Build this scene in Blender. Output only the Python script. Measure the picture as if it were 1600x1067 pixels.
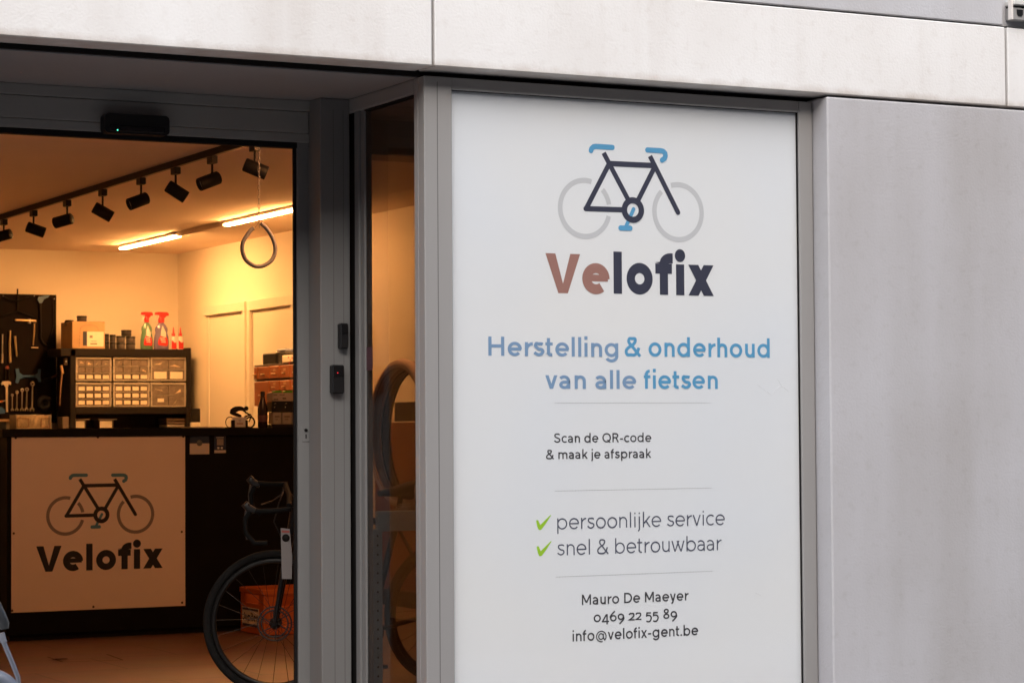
import bpy, bmesh, math, random
from mathutils import Vector, Matrix, Euler
random.seed(7)
for o in list(bpy.data.objects): bpy.data.objects.remove(o)
S = bpy.context.scene
COL = S.collection
PI = math.pi

# ------------------------------------------------------------------ camera
FPX = 3744.01
YAW, PIT, ROL = -0.4746124, 0.03716141, -0.00628264
fw = Vector((-math.sin(YAW)*math.cos(PIT), math.cos(YAW)*math.cos(PIT), math.sin(PIT)))
rt0 = Vector((math.cos(YAW), math.sin(YAW), 0)); up0 = rt0.cross(fw)
rt = rt0*math.cos(ROL) + up0*math.sin(ROL)
up = up0*math.cos(ROL) - rt0*math.sin(ROL)
CAM = Vector((0, -8.023, 1.165))
cd = bpy.data.cameras.new('camera'); cam = bpy.data.objects.new('camera', cd); COL.objects.link(cam)
cd.sensor_width = 36; cd.lens = FPX/1600*36; cd.clip_end = 300; cd.clip_start = 0.05
cam.matrix_world = Matrix(((rt.x, up.x, -fw.x, CAM.x), (rt.y, up.y, -fw.y, CAM.y), (rt.z, up.z, -fw.z, CAM.z), (0, 0, 0, 1)))
cd.dof.use_dof = True; cd.dof.focus_distance = 9.6; cd.dof.aperture_fstop = 11.0
S.camera = cam
def ray(x, y): return fw + rt*((x-800)/FPX) - up*((y-533.5)/FPX)
def atY(x, y, Y): d = ray(x, y); return CAM + d*((Y-CAM.y)/d.y)
def atX(x, y, X): d = ray(x, y); return CAM + d*((X-CAM.x)/d.x)
def atZ(x, y, Z): d = ray(x, y); return CAM + d*((Z-CAM.z)/d.z)
def atD(x, y, D): return CAM + ray(x, y)*D

# ------------------------------------------------------------------ world, sun, exposure
W = bpy.data.worlds.new("World"); S.world = W; W.use_nodes = True
nt = W.node_tree; bg = nt.nodes['Background']
sky = nt.nodes.new('ShaderNodeTexSky'); sky.sky_type = 'NISHITA'; sky.sun_disc = False
SUN_EL, SUN_AZ = math.radians(38), math.radians(203)      # azimuth clockwise from +Y: behind the viewer, a little to the left
sky.sun_elevation = SUN_EL; sky.sun_rotation = SUN_AZ
sky.air_density = 1.0; sky.dust_density = 4.0; sky.ozone_density = 0.4
nt.links.new(sky.outputs[0], bg.inputs[0]); bg.inputs[1].default_value = 0.085
sl = bpy.data.lights.new('sun', 'SUN'); sl.energy = 2.2; sl.angle = math.radians(95); sl.color = (0.925, 0.965, 1.0)
so = bpy.data.objects.new('sun', sl); COL.objects.link(so)
sd = Vector((math.sin(SUN_AZ)*math.cos(SUN_EL), math.cos(SUN_AZ)*math.cos(SUN_EL), math.sin(SUN_EL)))
so.rotation_euler = sd.to_track_quat('Z', 'Y').to_euler(); so.location = (0, -10, 20)
S.view_settings.view_transform = 'Standard'; S.view_settings.look = 'None'
S.view_settings.exposure = 1.13; S.view_settings.gamma = 1
S.view_settings.use_curve_mapping = False

# ------------------------------------------------------------------ materials
def mat(name, col, rough=0.6, metal=0.0, var=0.0, vscale=4.0, bump=0.0, bscale=40.0, coat=0.0, spec=0.5, stretch=(1, 1, 1), trans=0.0):
    m = bpy.data.materials.new(name); m.use_nodes = True
    t = m.node_tree; b = t.nodes['Principled BSDF']
    b.inputs['Base Color'].default_value = (*col, 1); b.inputs['Roughness'].default_value = rough
    b.inputs['Metallic'].default_value = metal; b.inputs['Coat Weight'].default_value = coat
    b.inputs['Specular IOR Level'].default_value = spec
    b.inputs['Transmission Weight'].default_value = trans
    if var or bump:
        tc = t.nodes.new('ShaderNodeTexCoord'); mp = t.nodes.new('ShaderNodeMapping')
        mp.inputs['Scale'].default_value = stretch
        t.links.new(tc.outputs['Object'], mp.inputs[0])
    if var:
        n = t.nodes.new('ShaderNodeTexNoise'); n.inputs['Scale'].default_value = vscale; n.inputs['Detail'].default_value = 6
        n.inputs['Roughness'].default_value = 0.6
        t.links.new(mp.outputs[0], n.inputs['Vector'])
        cr = t.nodes.new('ShaderNodeValToRGB')
        cr.color_ramp.elements[0].position = 0.3; cr.color_ramp.elements[1].position = 0.7
        cr.color_ramp.elements[0].color = (*[c*(1-var) for c in col], 1)
        cr.color_ramp.elements[1].color = (*[min(1, c*(1+var)) for c in col], 1)
        t.links.new(n.outputs['Fac'], cr.inputs[0]); t.links.new(cr.outputs[0], b.inputs['Base Color'])
        mr = t.nodes.new('ShaderNodeMapRange'); mr.inputs[3].default_value = max(0, rough-0.06); mr.inputs[4].default_value = min(1, rough+0.08)
        t.links.new(n.outputs['Fac'], mr.inputs[0]); t.links.new(mr.outputs[0], b.inputs['Roughness'])
    if bump:
        n2 = t.nodes.new('ShaderNodeTexNoise'); n2.inputs['Scale'].default_value = bscale; n2.inputs['Detail'].default_value = 5
        t.links.new(mp.outputs[0], n2.inputs['Vector'])
        bp = t.nodes.new('ShaderNodeBump'); bp.inputs['Strength'].default_value = bump; bp.inputs['Distance'].default_value = 0.01
        t.links.new(n2.outputs['Fac'], bp.inputs['Height']); t.links.new(bp.outputs[0], b.inputs['Normal'])
    return m
def emit(name, col, s):
    m = bpy.data.materials.new(name); m.use_nodes = True; b = m.node_tree.nodes['Principled BSDF']
    b.inputs['Base Color'].default_value = (*col, 1); b.inputs['Emission Color'].default_value = (*col, 1)
    b.inputs['Emission Strength'].default_value = s
    return m
def glass(name, tint=(1, 1, 1), ior=1.5, opac=0.0, ocol=(.5, .5, .5)):
    """window pane: clear transmission plus a Fresnel mirror reflection"""
    m = bpy.data.materials.new(name); m.use_nodes = True; t = m.node_tree
    for n in list(t.nodes): t.nodes.remove(n)
    out = t.nodes.new('ShaderNodeOutputMaterial'); mx = t.nodes.new('ShaderNodeMixShader')
    fr = t.nodes.new('ShaderNodeFresnel'); ge = t.nodes.new('ShaderNodeNewGeometry')
    mi = t.nodes.new('ShaderNodeMapRange'); mi.inputs[3].default_value = ior; mi.inputs[4].default_value = 1/ior     # the same mirror from both sides of the pane
    t.links.new(ge.outputs['Backfacing'], mi.inputs[0]); t.links.new(mi.outputs[0], fr.inputs[0])
    tr = t.nodes.new('ShaderNodeBsdfTransparent'); tr.inputs[0].default_value = (*tint, 1)
    gl = t.nodes.new('ShaderNodeBsdfGlossy'); gl.inputs['Roughness'].default_value = 0.0
    t.links.new(fr.outputs[0], mx.inputs[0]); t.links.new(gl.outputs[0], mx.inputs[2])
    if opac:
        m2 = t.nodes.new('ShaderNodeMixShader'); m2.inputs[0].default_value = opac
        df = t.nodes.new('ShaderNodeBsdfDiffuse'); df.inputs[0].default_value = (*ocol, 1)
        t.links.new(tr.outputs[0], m2.inputs[1]); t.links.new(df.outputs[0], m2.inputs[2]); t.links.new(m2.outputs[0], mx.inputs[1])
    else: t.links.new(tr.outputs[0], mx.inputs[1])
    t.links.new(mx.outputs[0], out.inputs[0])
    return m

def concrete(name, col, stain, z_edge, streak=True, zs=0.06, stamt=0.5, seam_x=()):
    """precast concrete: faint clouds, vertical rain streaks, dirt band along its lower edge with an irregular outline"""
    m = mat(name, col, 0.78, bump=0.16, bscale=95); t = m.node_tree; b = t.nodes['Principled BSDF']
    tc = t.nodes.new('ShaderNodeTexCoord')
    def noise(scale, sx, sz, det=5):
        mp = t.nodes.new('ShaderNodeMapping'); mp.inputs['Scale'].default_value = (sx, 1, sz)
        n = t.nodes.new('ShaderNodeTexNoise'); n.inputs['Scale'].default_value = scale; n.inputs['Detail'].default_value = det
        t.links.new(tc.outputs['Object'], mp.inputs[0]); t.links.new(mp.outputs[0], n.inputs['Vector']); return n.outputs['Fac']
    def rng(v, a, b_, c, d):
        r = t.nodes.new('ShaderNodeMapRange'); r.inputs[1].default_value = a; r.inputs[2].default_value = b_; r.inputs[3].default_value = c; r.inputs[4].default_value = d
        t.links.new(v, r.inputs[0]); return r.outputs[0]
    def mth(op, a, b_):
        n = t.nodes.new('ShaderNodeMath'); n.operation = op; n.use_clamp = False
        for i, v in enumerate((a, b_)):
            if isinstance(v, (int, float)): n.inputs[i].default_value = v
            else: t.links.new(v, n.inputs[i])
        return n.outputs[0]
    cloud = rng(noise(1.6, 1, .7), .35, .7, 0, .22)
    strk = rng(noise(7, 1, .08), .5, .75, 0, .13) if streak else rng(noise(2.6, 1, .12), .42, .68, 0, .22)
    fine = rng(noise(25, 1, 1), .55, .8, 0, .14)
    sep = t.nodes.new('ShaderNodeSeparateXYZ'); t.links.new(tc.outputs['Object'], sep.inputs[0])
    edge = rng(mth('ADD', mth('SUBTRACT', sep.outputs['Z'], z_edge), mth('MULTIPLY', noise(9, 1, 1, 8), -zs*1.6)), -zs*0.9, -zs*0.1, stamt, 0)
    fac = mth('ADD', mth('ADD', cloud, strk), mth('ADD', fine, edge))
    for sx, wd, zl in seam_x:       # wash-down stains below the joints
        dx = mth('ABSOLUTE', mth('SUBTRACT', sep.outputs['X'], sx), 0)
        k = rng(mth('ADD', dx, mth('MULTIPLY', noise(12, 1, .3), wd*.8)), wd*.4, wd*1.4, .42, 0)
        kz = rng(sep.outputs['Z'], z_edge-zl, z_edge, 0, 1)
        fac = mth('ADD', fac, mth('MULTIPLY', k, kz))
    mx = t.nodes.new('ShaderNodeMix'); mx.data_type = 'RGBA'
    mx.inputs[6].default_value = (*col, 1); mx.inputs[7].default_value = (*stain, 1)
    cl = t.nodes.new('ShaderNodeClamp'); t.links.new(fac, cl.inputs[0]); t.links.new(cl.outputs[0], mx.inputs[0])
    t.links.new(mx.outputs[2], b.inputs['Base Color'])
    return m

# ------------------------------------------------------------------ mesh building
class MB:
    def __init__(s): s.v = []; s.f = []; s.sm = []
    def add(s, vs, fs, smooth=False):
        n = len(s.v); s.v += [Vector(v) for v in vs]
        for f in fs: s.f.append([i+n for i in f]); s.sm.append(smooth)
        return s
    def hexa(s, p): return s.add(p, [(0,3,2,1),(4,5,6,7),(0,1,5,4),(1,2,6,5),(2,3,7,6),(3,0,4,7)])
    def box(s, x0, x1, y0, y1, z0, z1, b=0.0):
        if x0 > x1: x0, x1 = x1, x0
        if y0 > y1: y0, y1 = y1, y0
        if z0 > z1: z0, z1 = z1, z0
        b = min(b, .45*min(x1-x0, y1-y0, z1-z0))
        if b <= 0:
            return s.hexa([(x0,y0,z0),(x1,y0,z0),(x1,y1,z0),(x0,y1,z0),(x0,y0,z1),(x1,y0,z1),(x1,y1,z1),(x0,y1,z1)])
        vs = []; idx = {}
        for i, X in enumerate((x0, x1)):
            for j, Y in enumerate((y0, y1)):
                for k, Z in enumerate((z0, z1)):
                    sx, sy, sz = (1, -1)[i]*b, (1, -1)[j]*b, (1, -1)[k]*b
                    idx[i,j,k,0] = len(vs); vs.append((X, Y+sy, Z+sz))
                    idx[i,j,k,1] = len(vs); vs.append((X+sx, Y, Z+sz))
                    idx[i,j,k,2] = len(vs); vs.append((X+sx, Y+sy, Z))
        g = lambda *a: idx[a]
        fs = [(g(0,0,0,0),g(0,0,1,0),g(0,1,1,0),g(0,1,0,0)), (g(1,0,0,0),g(1,1,0,0),g(1,1,1,0),g(1,0,1,0)),
              (g(0,0,0,1),g(1,0,0,1),g(1,0,1,1),g(0,0,1,1)), (g(0,1,0,1),g(0,1,1,1),g(1,1,1,1),g(1,1,0,1)),
              (g(0,0,0,2),g(0,1,0,2),g(1,1,0,2),g(1,0,0,2)), (g(0,0,1,2),g(1,0,1,2),g(1,1,1,2),g(0,1,1,2))]
        for j in (0,1):
            for k in (0,1): fs.append((g(0,j,k,1),g(1,j,k,1),g(1,j,k,2),g(0,j,k,2)))
        for i in (0,1):
            for k in (0,1): fs.append((g(i,0,k,0),g(i,1,k,0),g(i,1,k,2),g(i,0,k,2)))
        for i in (0,1):
            for j in (0,1): fs.append((g(i,j,0,0),g(i,j,1,0),g(i,j,1,1),g(i,j,0,1)))
        for i in (0,1):
            for j in (0,1):
                for k in (0,1): fs.append((g(i,j,k,0),g(i,j,k,1),g(i,j,k,2)))
        return s.add(vs, fs)
    def tube(s, pts, r, n=10, closed=False, cap=True, smooth=True):
        pts = [Vector(p) for p in pts]; m = len(pts)
        rr = r if isinstance(r, (list, tuple)) else [r]*m
        vs = []; prev = None
        for i, p in enumerate(pts):
            a = pts[(i-1) % m] if (closed or i > 0) else p; b = pts[(i+1) % m] if (closed or i < m-1) else p
            t = (b-a).normalized()
            if prev is None:
                ref = Vector((0, 0, 1)) if abs(t.z) < .9 else Vector((1, 0, 0)); u = t.cross(ref).normalized()
            else:
                u = prev - t*prev.dot(t); u.normalize()
            prev = u; w = t.cross(u)
            for k in range(n):
                a_ = 2*PI*k/n; vs.append(p + (u*math.cos(a_)+w*math.sin(a_))*rr[i])
        fs = []
        for i in range(m if closed else m-1):
            for k in range(n):
                i2 = (i+1) % m
                fs.append((i*n+k, i*n+(k+1) % n, i2*n+(k+1) % n, i2*n+k))
        s.add(vs, fs, smooth)
        if cap and not closed:
            s.add([v for v in vs[:n]], [tuple(range(n))[::-1]]); s.add([v for v in vs[-n:]], [tuple(range(n))])
        return s
    def lathe(s, prof, base, n=20, axis=Vector((0, 0, 1)), sx=1, sy=1, smooth=True):
        axis = Vector(axis).normalized(); ref = Vector((1, 0, 0)) if abs(axis.x) < .9 else Vector((0, 1, 0))
        u = (ref-axis*ref.dot(axis)).normalized(); w = axis.cross(u); base = Vector(base); vs = []
        for r, h in prof:
            for k in range(n):
                a = 2*PI*k/n; vs.append(base + axis*h + u*(r*sx*math.cos(a)) + w*(r*sy*math.sin(a)))
        fs = [(i*n+k, i*n+(k+1) % n, (i+1)*n+(k+1) % n, (i+1)*n+k) for i in range(len(prof)-1) for k in range(n)]
        s.add(vs, fs, smooth)
        if prof[0][0] > 1e-5: s.add(vs[:n], [tuple(range(n))[::-1]])
        if prof[-1][0] > 1e-5: s.add(vs[-n:], [tuple(range(n))])
        return s
    def prism(s, poly, P0, U, V, N, th):
        """polygon poly (2d) in plane P0 + a U + b V, extruded by th along N"""
        P0, U, V, N = map(Vector, (P0, U, V, N)); n = len(poly)
        a = [P0+U*x+V*y for x, y in poly]; b = [p+N*th for p in a]
        return s.add(a+b, [tuple(range(n)), tuple(range(n, 2*n))[::-1]]+[(i, i+n, (i+1) % n+n, (i+1) % n) for i in range(n)])
def obj(name, mb, m, parent=None):
    me = bpy.data.meshes.new(name); o = bpy.data.objects.new(name, me); COL.objects.link(o)
    inv = Matrix.Identity(4)
    if parent is not None:
        o.parent = parent; M = parent.matrix_basis.copy()
        if parent.parent is not None: M = parent.parent.matrix_basis @ M
        inv = M.inverted() if not getattr(mb, 'local', False) else inv
    me.from_pydata([inv @ v for v in mb.v], [], mb.f)
    bm = bmesh.new(); bm.from_mesh(me)
    for f, sm in zip(bm.faces, mb.sm): f.smooth = sm
    bmesh.ops.recalc_face_normals(bm, faces=bm.faces)
    bm.to_mesh(me); bm.free(); me.materials.append(m)
    return o
def tag(o, label, cat, group=None, kind=None):
    if kind: o['kind'] = kind
    if label: o['label'] = label
    if cat: o['category'] = cat
    if group: o['group'] = group
    return o
def thing(name, label, cat, loc=(0, 0, 0), group=None, rot=(0, 0, 0)):
    o = bpy.data.objects.new(name, None); COL.objects.link(o); o.empty_display_size = .05
    o.location = loc; o.rotation_euler = rot
    o.matrix_basis = Matrix.LocRotScale(Vector(loc), Euler(rot), None)
    return tag(o, label, cat, group)
def struct(name, mb, m): o = obj(name, mb, m); o['kind'] = 'structure'; return o
def dup(root, loc, rot=None, label=None, group=None):
    r = root.copy(); COL.objects.link(r); r.location = loc
    if rot is not None: r.rotation_euler = rot
    if label: r['label'] = label
    if group: r['group'] = group
    for ch in list(root.children):
        c = ch.copy(); COL.objects.link(c); c.parent = r
        for g in ch.children:
            d = g.copy(); COL.objects.link(d); d.parent = c
    return r
def L(): m = MB(); m.local = True; return m
def pxbox(mb, x0, y0, x1, y1, Y, dy, b=0.0):
    """box whose front face (plane y = Y) covers the given photo rectangle"""
    xm, ym = (x0+x1)/2, (y0+y1)/2
    mb.box(atY(x0, ym, Y).x, atY(x1, ym, Y).x, Y, Y+dy, atY(xm, y1, Y).z, atY(xm, y0, Y).z, b); return mb
def arc(cx, cy, rx, ry, a0, a1, n=24):
    return [(cx+rx*math.cos(math.radians(a0+(a1-a0)*i/n)), cy+ry*math.sin(math.radians(a0+(a1-a0)*i/n))) for i in range(n+1)]
def spline(P, n=8):
    out = []; P = [P[0]]+list(P)+[P[-1]]
    for i in range(1, len(P)-2):
        for k in range(n):
            t = k/n; a, b, c, d = P[i-1], P[i], P[i+1], P[i+2]
            out.append(tuple(.5*((2*b[j])+(-a[j]+c[j])*t+(2*a[j]-5*b[j]+4*c[j]-d[j])*t*t+(-a[j]+3*b[j]-3*c[j]+d[j])*t**3) for j in range(len(b))))
    out.append(tuple(P[-2])); return out

# ------------------------------------------------------------------ lettering: strokes of even weight
def ribbon(pts, w, cap='b'):
    """outline of a 2d polyline of width w as quads; cap 'b' butt, 'r' round"""
    n = len(pts); Lf = []; Rt = []
    closed = n > 3 and abs(pts[0][0]-pts[-1][0]) < 1e-6 and abs(pts[0][1]-pts[-1][1]) < 1e-6
    if closed: pts = pts[:-1]; n -= 1
    for i in range(n):
        p = Vector(pts[i])
        a = Vector(pts[i-1]) if (i > 0 or closed) else None; b = Vector(pts[(i+1) % n]) if (i < n-1 or closed) else None
        d1 = (p-a).normalized() if a is not None else (b-p).normalized()
        d2 = (b-p).normalized() if b is not None else d1
        t = d1+d2
        t = t.normalized() if t.length > 1e-6 else d1
        nn = Vector((-t.y, t.x)); c = max(.45, nn.dot(Vector((-d1.y, d1.x))))
        Lf.append(p+nn*(w/2/c)); Rt.append(p-nn*(w/2/c))
    polys = [[Lf[i], Rt[i], Rt[(i+1) % n], Lf[(i+1) % n]] for i in range(n if closed else n-1)]
    if cap == 'r' and not closed:
        for p, q in ((pts[0], pts[1]), (pts[-1], pts[-2])):
            a0 = math.degrees(math.atan2(q[1]-p[1], q[0]-p[0]))+90
            polys.append([Vector(c) for c in arc(p[0], p[1], w/2, w/2, a0, a0+180, 12)])
    return polys
def dg(x0, y0, x1, y1, w):
    """slanted stroke with level ends"""
    ln = math.hypot(x1-x0, y1-y0); hw = w/2*ln/abs(y1-y0)
    return ('P', [(x0-hw, y0), (x0+hw, y0), (x1+hw, y1), (x1-hw, y1)])
def glyph(c, w, bold=False):
    """advance and strokes of a geometric sans letter in em units"""
    h = w/2; X = .545 if bold else .52; C = .70 if bold else .71; A = .735; D = -.205
    rx = .280 if bold else .256; ry = X/2+.005; cy = X/2
    s = .06 if bold else .078                       # side bearing
    ring = lambda cx: ('L', arc(cx, cy, rx-h, ry-h, 0, 360, 40))
    V = lambda x, a, b: ('L', [(x, a), (x, b)])
    H = lambda y, a, b: ('L', [(a, y), (b, y)])
    def arch(x0, x1, r=None):
        r = (x1-x0)/2; rv = min(r*1.05, X*.5)
        return ('L', arc(x0+r, X-h-rv, r, rv, 180, 0, 20)+[(x1, 0)])
    if c == ' ': return .25, []
    if c == 'o' : return 2*rx+.08, [ring(rx+.04)]
    if c == '0': return 2*rx+.09, [ring(rx+.045)]
    if c == 'e':
        cx = rx+.04
        return 2*rx+.07, [('L', [(cx-rx+w, cy-.005), (cx+rx-h*1.1, cy-.005)]+arc(cx, cy, rx-h, ry-h, 3, 318, 34))] if False else [('L', [(cx-rx+h, cy+(.012 if bold else -.002)), (cx+rx-h*.4, cy+(.012 if bold else -.002))], w*.68 if bold else w), ('L', arc(cx, cy, rx-h, ry-h, -2, 318 if not bold else 308, 36))]
    if c == 'c':
        cx = rx+.04; return 2*rx+.0, [('L', arc(cx, cy, rx-h, ry-h, 48, 312, 30))]
    if c == 'b': return 2*rx+s+.05, [V(s+h, 0, A), ring(s+rx)]
    if c == 'p': return 2*rx+s+.05, [V(s+h, D, X), ring(s+rx)]
    if c == 'd': return 2*rx+s+.05, [V(.04+2*rx-h, 0, A), ring(.04+rx)]
    if c == 'q': return 2*rx+s+.05, [V(.04+2*rx-h, D, X), ring(.04+rx)]
    if c == 'g':
        x = .04+2*rx-h
        return 2*rx+s+.05, [ring(.04+rx), ('L', [(x, X), (x, .03)]+arc(x-(rx-h), .03, rx-h, .235-h, 0, -152, 18)[1:])]
    if c == 'a':
        x = .435-h; r = .2-h*.6
        return .435+s, [('L', [(x, 0), (x, .32)]+arc(x-r, X-h-.175, r, .175, 0, 142, 16)), ('L', arc(.225, .155, .19-h, .155-h+.005, 78, 360, 26)), H(.155*2-h+.004, .24, x)]
    if c == 'n': return .545, [V(s+h, 0, X), arch(s+h, .475-h+.01)]
    if c == 'h': return .545, [V(s+h, 0, A), arch(s+h, .475-h+.01)]
    if c == 'm': return .86, [V(s+h, 0, X), arch(s+h, .43+h*.2), arch(.43+h*.2, .79-h)]
    if c == 'r': return .36, [V(s+h, 0, X), ('L', arc(s+h+.24, X-h-.24, .24, .24, 180, 92, 12))]
    if c == 'u':
        x0, x1 = s+h, .475-h; r = (x1-x0)/2
        return .545, [V(x1, 0, X), ('L', [(x0, X)]+arc(x0+r, h+r*1.05, r, r*1.05, 180, 360, 20))]
    if c == 'i':
        q = .052 if not bold else .105
        if bold: return 2*s+w+.02, [V(s+h+.01, 0, X), ('L', arc(s+h+.01, .70, q*.52, q*.52, 0, 360, 20), w*.66)]
        return .225, [V(.1125, 0, X), V(.1125, .635, .635+w*1.15)]
    if c == 'j': return .23, [('L', [(.12, X), (.12, -.06)]+arc(.02, -.08, .10, .125-h, 0, -75, 8)), V(.12, .635, .635+w*1.15)]
    if c == 'l': return (2*s+w if bold else .24), [V((s+h) if bold else .12, 0, A)]
    if c == 'f':
        if bold: return .40, [('L', [(.115+h, 0), (.115+h, .55)]+arc(.115+h+.145, .55, .145, .185-h+.0, 180, 92, 12)+[(.40, .735-h)]), H(X-h*.95, .02, .38)]
        return .325, [('L', [(.125, 0), (.125, .56)]+arc(.125+.13, .56, .13, .175-h, 180, 88, 12)), H(X-h, .02, .285)]
    if c == 't': return .34, [('L', [(.13, .68), (.13, .12)]+arc(.13+.11, .12, .11, .12-h, 180, 285, 10)), H(X-h, .02, .29)]
    if c == 'k': return .50, [V(s+h, 0, A), dg(s+h*1.3, .17, .44, X, w), dg(.23, .32, .455, 0, w)]
    if c == 'v': return .49, [dg(.03+h, X, .245, 0, w), dg(.46-h, X, .245, 0, w)]
    if c == 'w': return .76, [dg(.03+h, X, .215, 0, w), dg(.425, X, .215, 0, w), dg(.335, X, .545, 0, w), dg(.73-h, X, .545, 0, w)]
    if c == 'x': return (.60 if bold else .50), ([dg(.02+h*1.25, X, .58-h*1.25, 0, w*1.05), dg(.58-h*1.25, X, .02+h*1.25, 0, w*1.05)] if bold else [dg(.04+h, X, .46-h, 0, w), dg(.46-h, X, .04+h, 0, w)])
    if c == 'y': return .50, [dg(.03+h, X, .255, .02, w), ('L', [(.46-h, X), (.25, -.06)]+arc(.13, -.06, .10, .145-h, -10, -85, 6))]
    if c == 'V': return .70, [('P', [(.0, C), (w*1.12, C), (.36, w*.75), (.35+w*.54, 0), (.35-w*.54, 0)]), ('P', [(.70, C), (.70-w*1.12, C), (.34, w*.75), (.35-w*.54, 0), (.35+w*.54, 0)])]
    if c == 'H': return .73, [V(.08+h, 0, C), V(.65-h, 0, C), H(C/2+.01, .08, .65)]
    if c == 'M': return .82, [V(.08+h, 0, C), V(.74-h, 0, C), dg(.08+h, C, .41, .14, w), dg(.74-h, C, .41, .14, w)]
    if c == 'D': return .70, [('L', [(.08+h, h), (.08+h, C-h), (.30, C-h)]+arc(.32, C/2, .34-h, C/2-h, 90, -90, 24)+[(.08, h)])]
    if c == 'R': return .65, [V(.08+h, 0, C), ('L', [(.08, C-h), (.34, C-h)]+arc(.36, C-.2, .2-h, .2-h, 90, -90, 16)+[(.08, C-.4+h)]), dg(.36, C-.4+h, .60-h, 0, w)]
    if c == 'Q': return .78, [('L', arc(.39, C/2, .35-h, C/2+.005-h, 0, 360, 40)), dg(.46, .19, .66, -.02, w)]
    if c == 'S' or c == 's':
        if c == 'S': P = [(.50, .60), (.42, .675), (.29, .70), (.15, .66), (.09, .545), (.14, .44), (.29, .37), (.44, .30), (.52, .18), (.46, .06), (.30, .01), (.15, .045), (.05, .13)]; W_ = .60
        else: P = [(.385, .435), (.31, .49), (.21, .51), (.11, .47), (.085, .38), (.13, .305), (.23, .265), (.34, .225), (.39, .14), (.34, .045), (.22, .012), (.12, .035), (.04, .10)]; W_ = .445
        top = P[2][1]+.01
        P = [(x, min(max(y, h), top-h)) if .2 < x < .32 else (x+(h*.35 if x < .2 else -h*.35), y*(1-w*.9)+h*.9) for x, y in P]
        return W_, [('L', spline(P, 5))]
    if c == '&':
        P = [(.62, .0), (.50, .14), (.34, .33), (.22, .46), (.17, .56), (.21, .66), (.31, .70), (.41, .65), (.43, .56), (.36, .45), (.22, .36), (.11, .27), (.07, .17), (.12, .06), (.25, .01), (.40, .05), (.51, .17), (.57, .32)]
        P = [(x, min(max(y, h if i else 0), .71-h)) for i, (x, y) in enumerate(P)]
        Q = spline(P, 5); return .66, [('L', Q[:22]), ('L', Q[21:56]), ('L', Q[55:])]
    if c == '-': return .34, [H(.255, .05, .29)]
    if c == '.': return .20, [V(.10, 0, w*1.15)]
    if c == '@':
        return .92, [('L', arc(.46, .24, .40-h, .40-h, -52, 300-15, 44), w*.72), ('L', arc(.44, .24, .17, .19, 0, 360, 24), w*.72), ('L', [(.62, .42), (.62, .14)]+arc(.70, .14, .08, .09, 180, 330, 8), w*.72)]
    if c == '4': return .56, [V(.40, D+.02, X), H(0+.02, .03, .54), dg(.40-h*.6, X, .06, .0, w)]
    if c == '6': return .56, [('L', arc(.29, .22, .235-h, .225-h, 0, 360, 30)), ('L', spline([(.40, .70), (.24, .55), (.08, .35), (.055+h, .22)], 5))]
    if c == '9': return .56, [('L', arc(.27, .30, .235-h, .225-h, 0, 360, 30)), ('L', spline([(.16, -.19), (.32, -.04), (.47, .14), (.505-h, .30)], 5))]
    if c == '2': return .50, [('L', spline([(.06, .40), (.12, .48), (.23, .515-h*.6), (.35, .48), (.40, .39), (.36, .28), (.20, .13), (.06, h)], 4)+[(.45, h)])]
    if c == '5': return .50, [('L', [(.40, X-h), (.11, X-h), (.09, .27)]+spline([(.09, .27), (.22, .30), (.36, .25), (.42, .11), (.36, -.06), (.24, -.14), (.06, -.10)], 4)[1:])]
    if c == '8': return .55, [('L', arc(.275, .185, .225-h, .19-h, 0, 360, 30)), ('L', arc(.275, .535, .185-h, .175-h, 0, 360, 30))]
    if c == 'J': return .5, [('L', [(.36, C), (.36, .2)]+arc(.2, .2, .16, .2-h, 0, -150, 10))]
    return .5, [ring(rx)]
def text_polys(txt, w, bold=False, track=0.0):
    x = 0; out = []; first = None
    for ch in txt:
        adv, st = glyph(ch, w, bold)
        for k in st:
            ps = [[Vector(p) for p in k[1]]] if k[0] == 'P' else ribbon(k[1], k[2] if len(k) > 2 else w)
            out.append([[(p[0]+x, p[1]) for p in poly] for poly in ps])
        x += adv+track
    xs = [p[0] for st in out for poly in st for p in poly]
    mn, mxx = min(xs), max(xs)
    return [[[((p[0]-mn)/(mxx-mn), p[1]) for p in poly] for poly in st] for st in out]
def lay_polys(mb, strokes, P0, U, V, N, off0=.0006, step=.00012):
    """flat printed shapes: every stroke its own hair-thin layer in front of the sheet"""
    P0, U, V, N = map(Vector, (P0, U, V, N))
    for i, st in enumerate(strokes):
        o0 = P0+N*(off0+step*(i % 9))
        for j, poly in enumerate(st):
            o = o0+N*(.00002*(j % 5))
            mb.add([o+U*p[0]+V*p[1] for p in poly], [tuple(range(len(poly)))])
def lettering(name, txt, xl, xr, yl, yr, cap, w, m, parent, Y, bold=False, n=-1, capem=.71, sub=None):
    a = atY(xl, yl, Y); b = atY(xr, yr, Y); z0 = (a.z+b.z)/2
    t = atY((xl+xr)/2, (yl+yr)/2-cap, Y).z; em = (t-z0)/capem
    st = text_polys(txt, w, bold)
    mb = MB(); lay_polys(mb, st, (a.x, Y, z0), (b.x-a.x, 0, 0), (0, 0, em), (0, n, 0))
    return obj(name, mb, m, parent)

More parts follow.
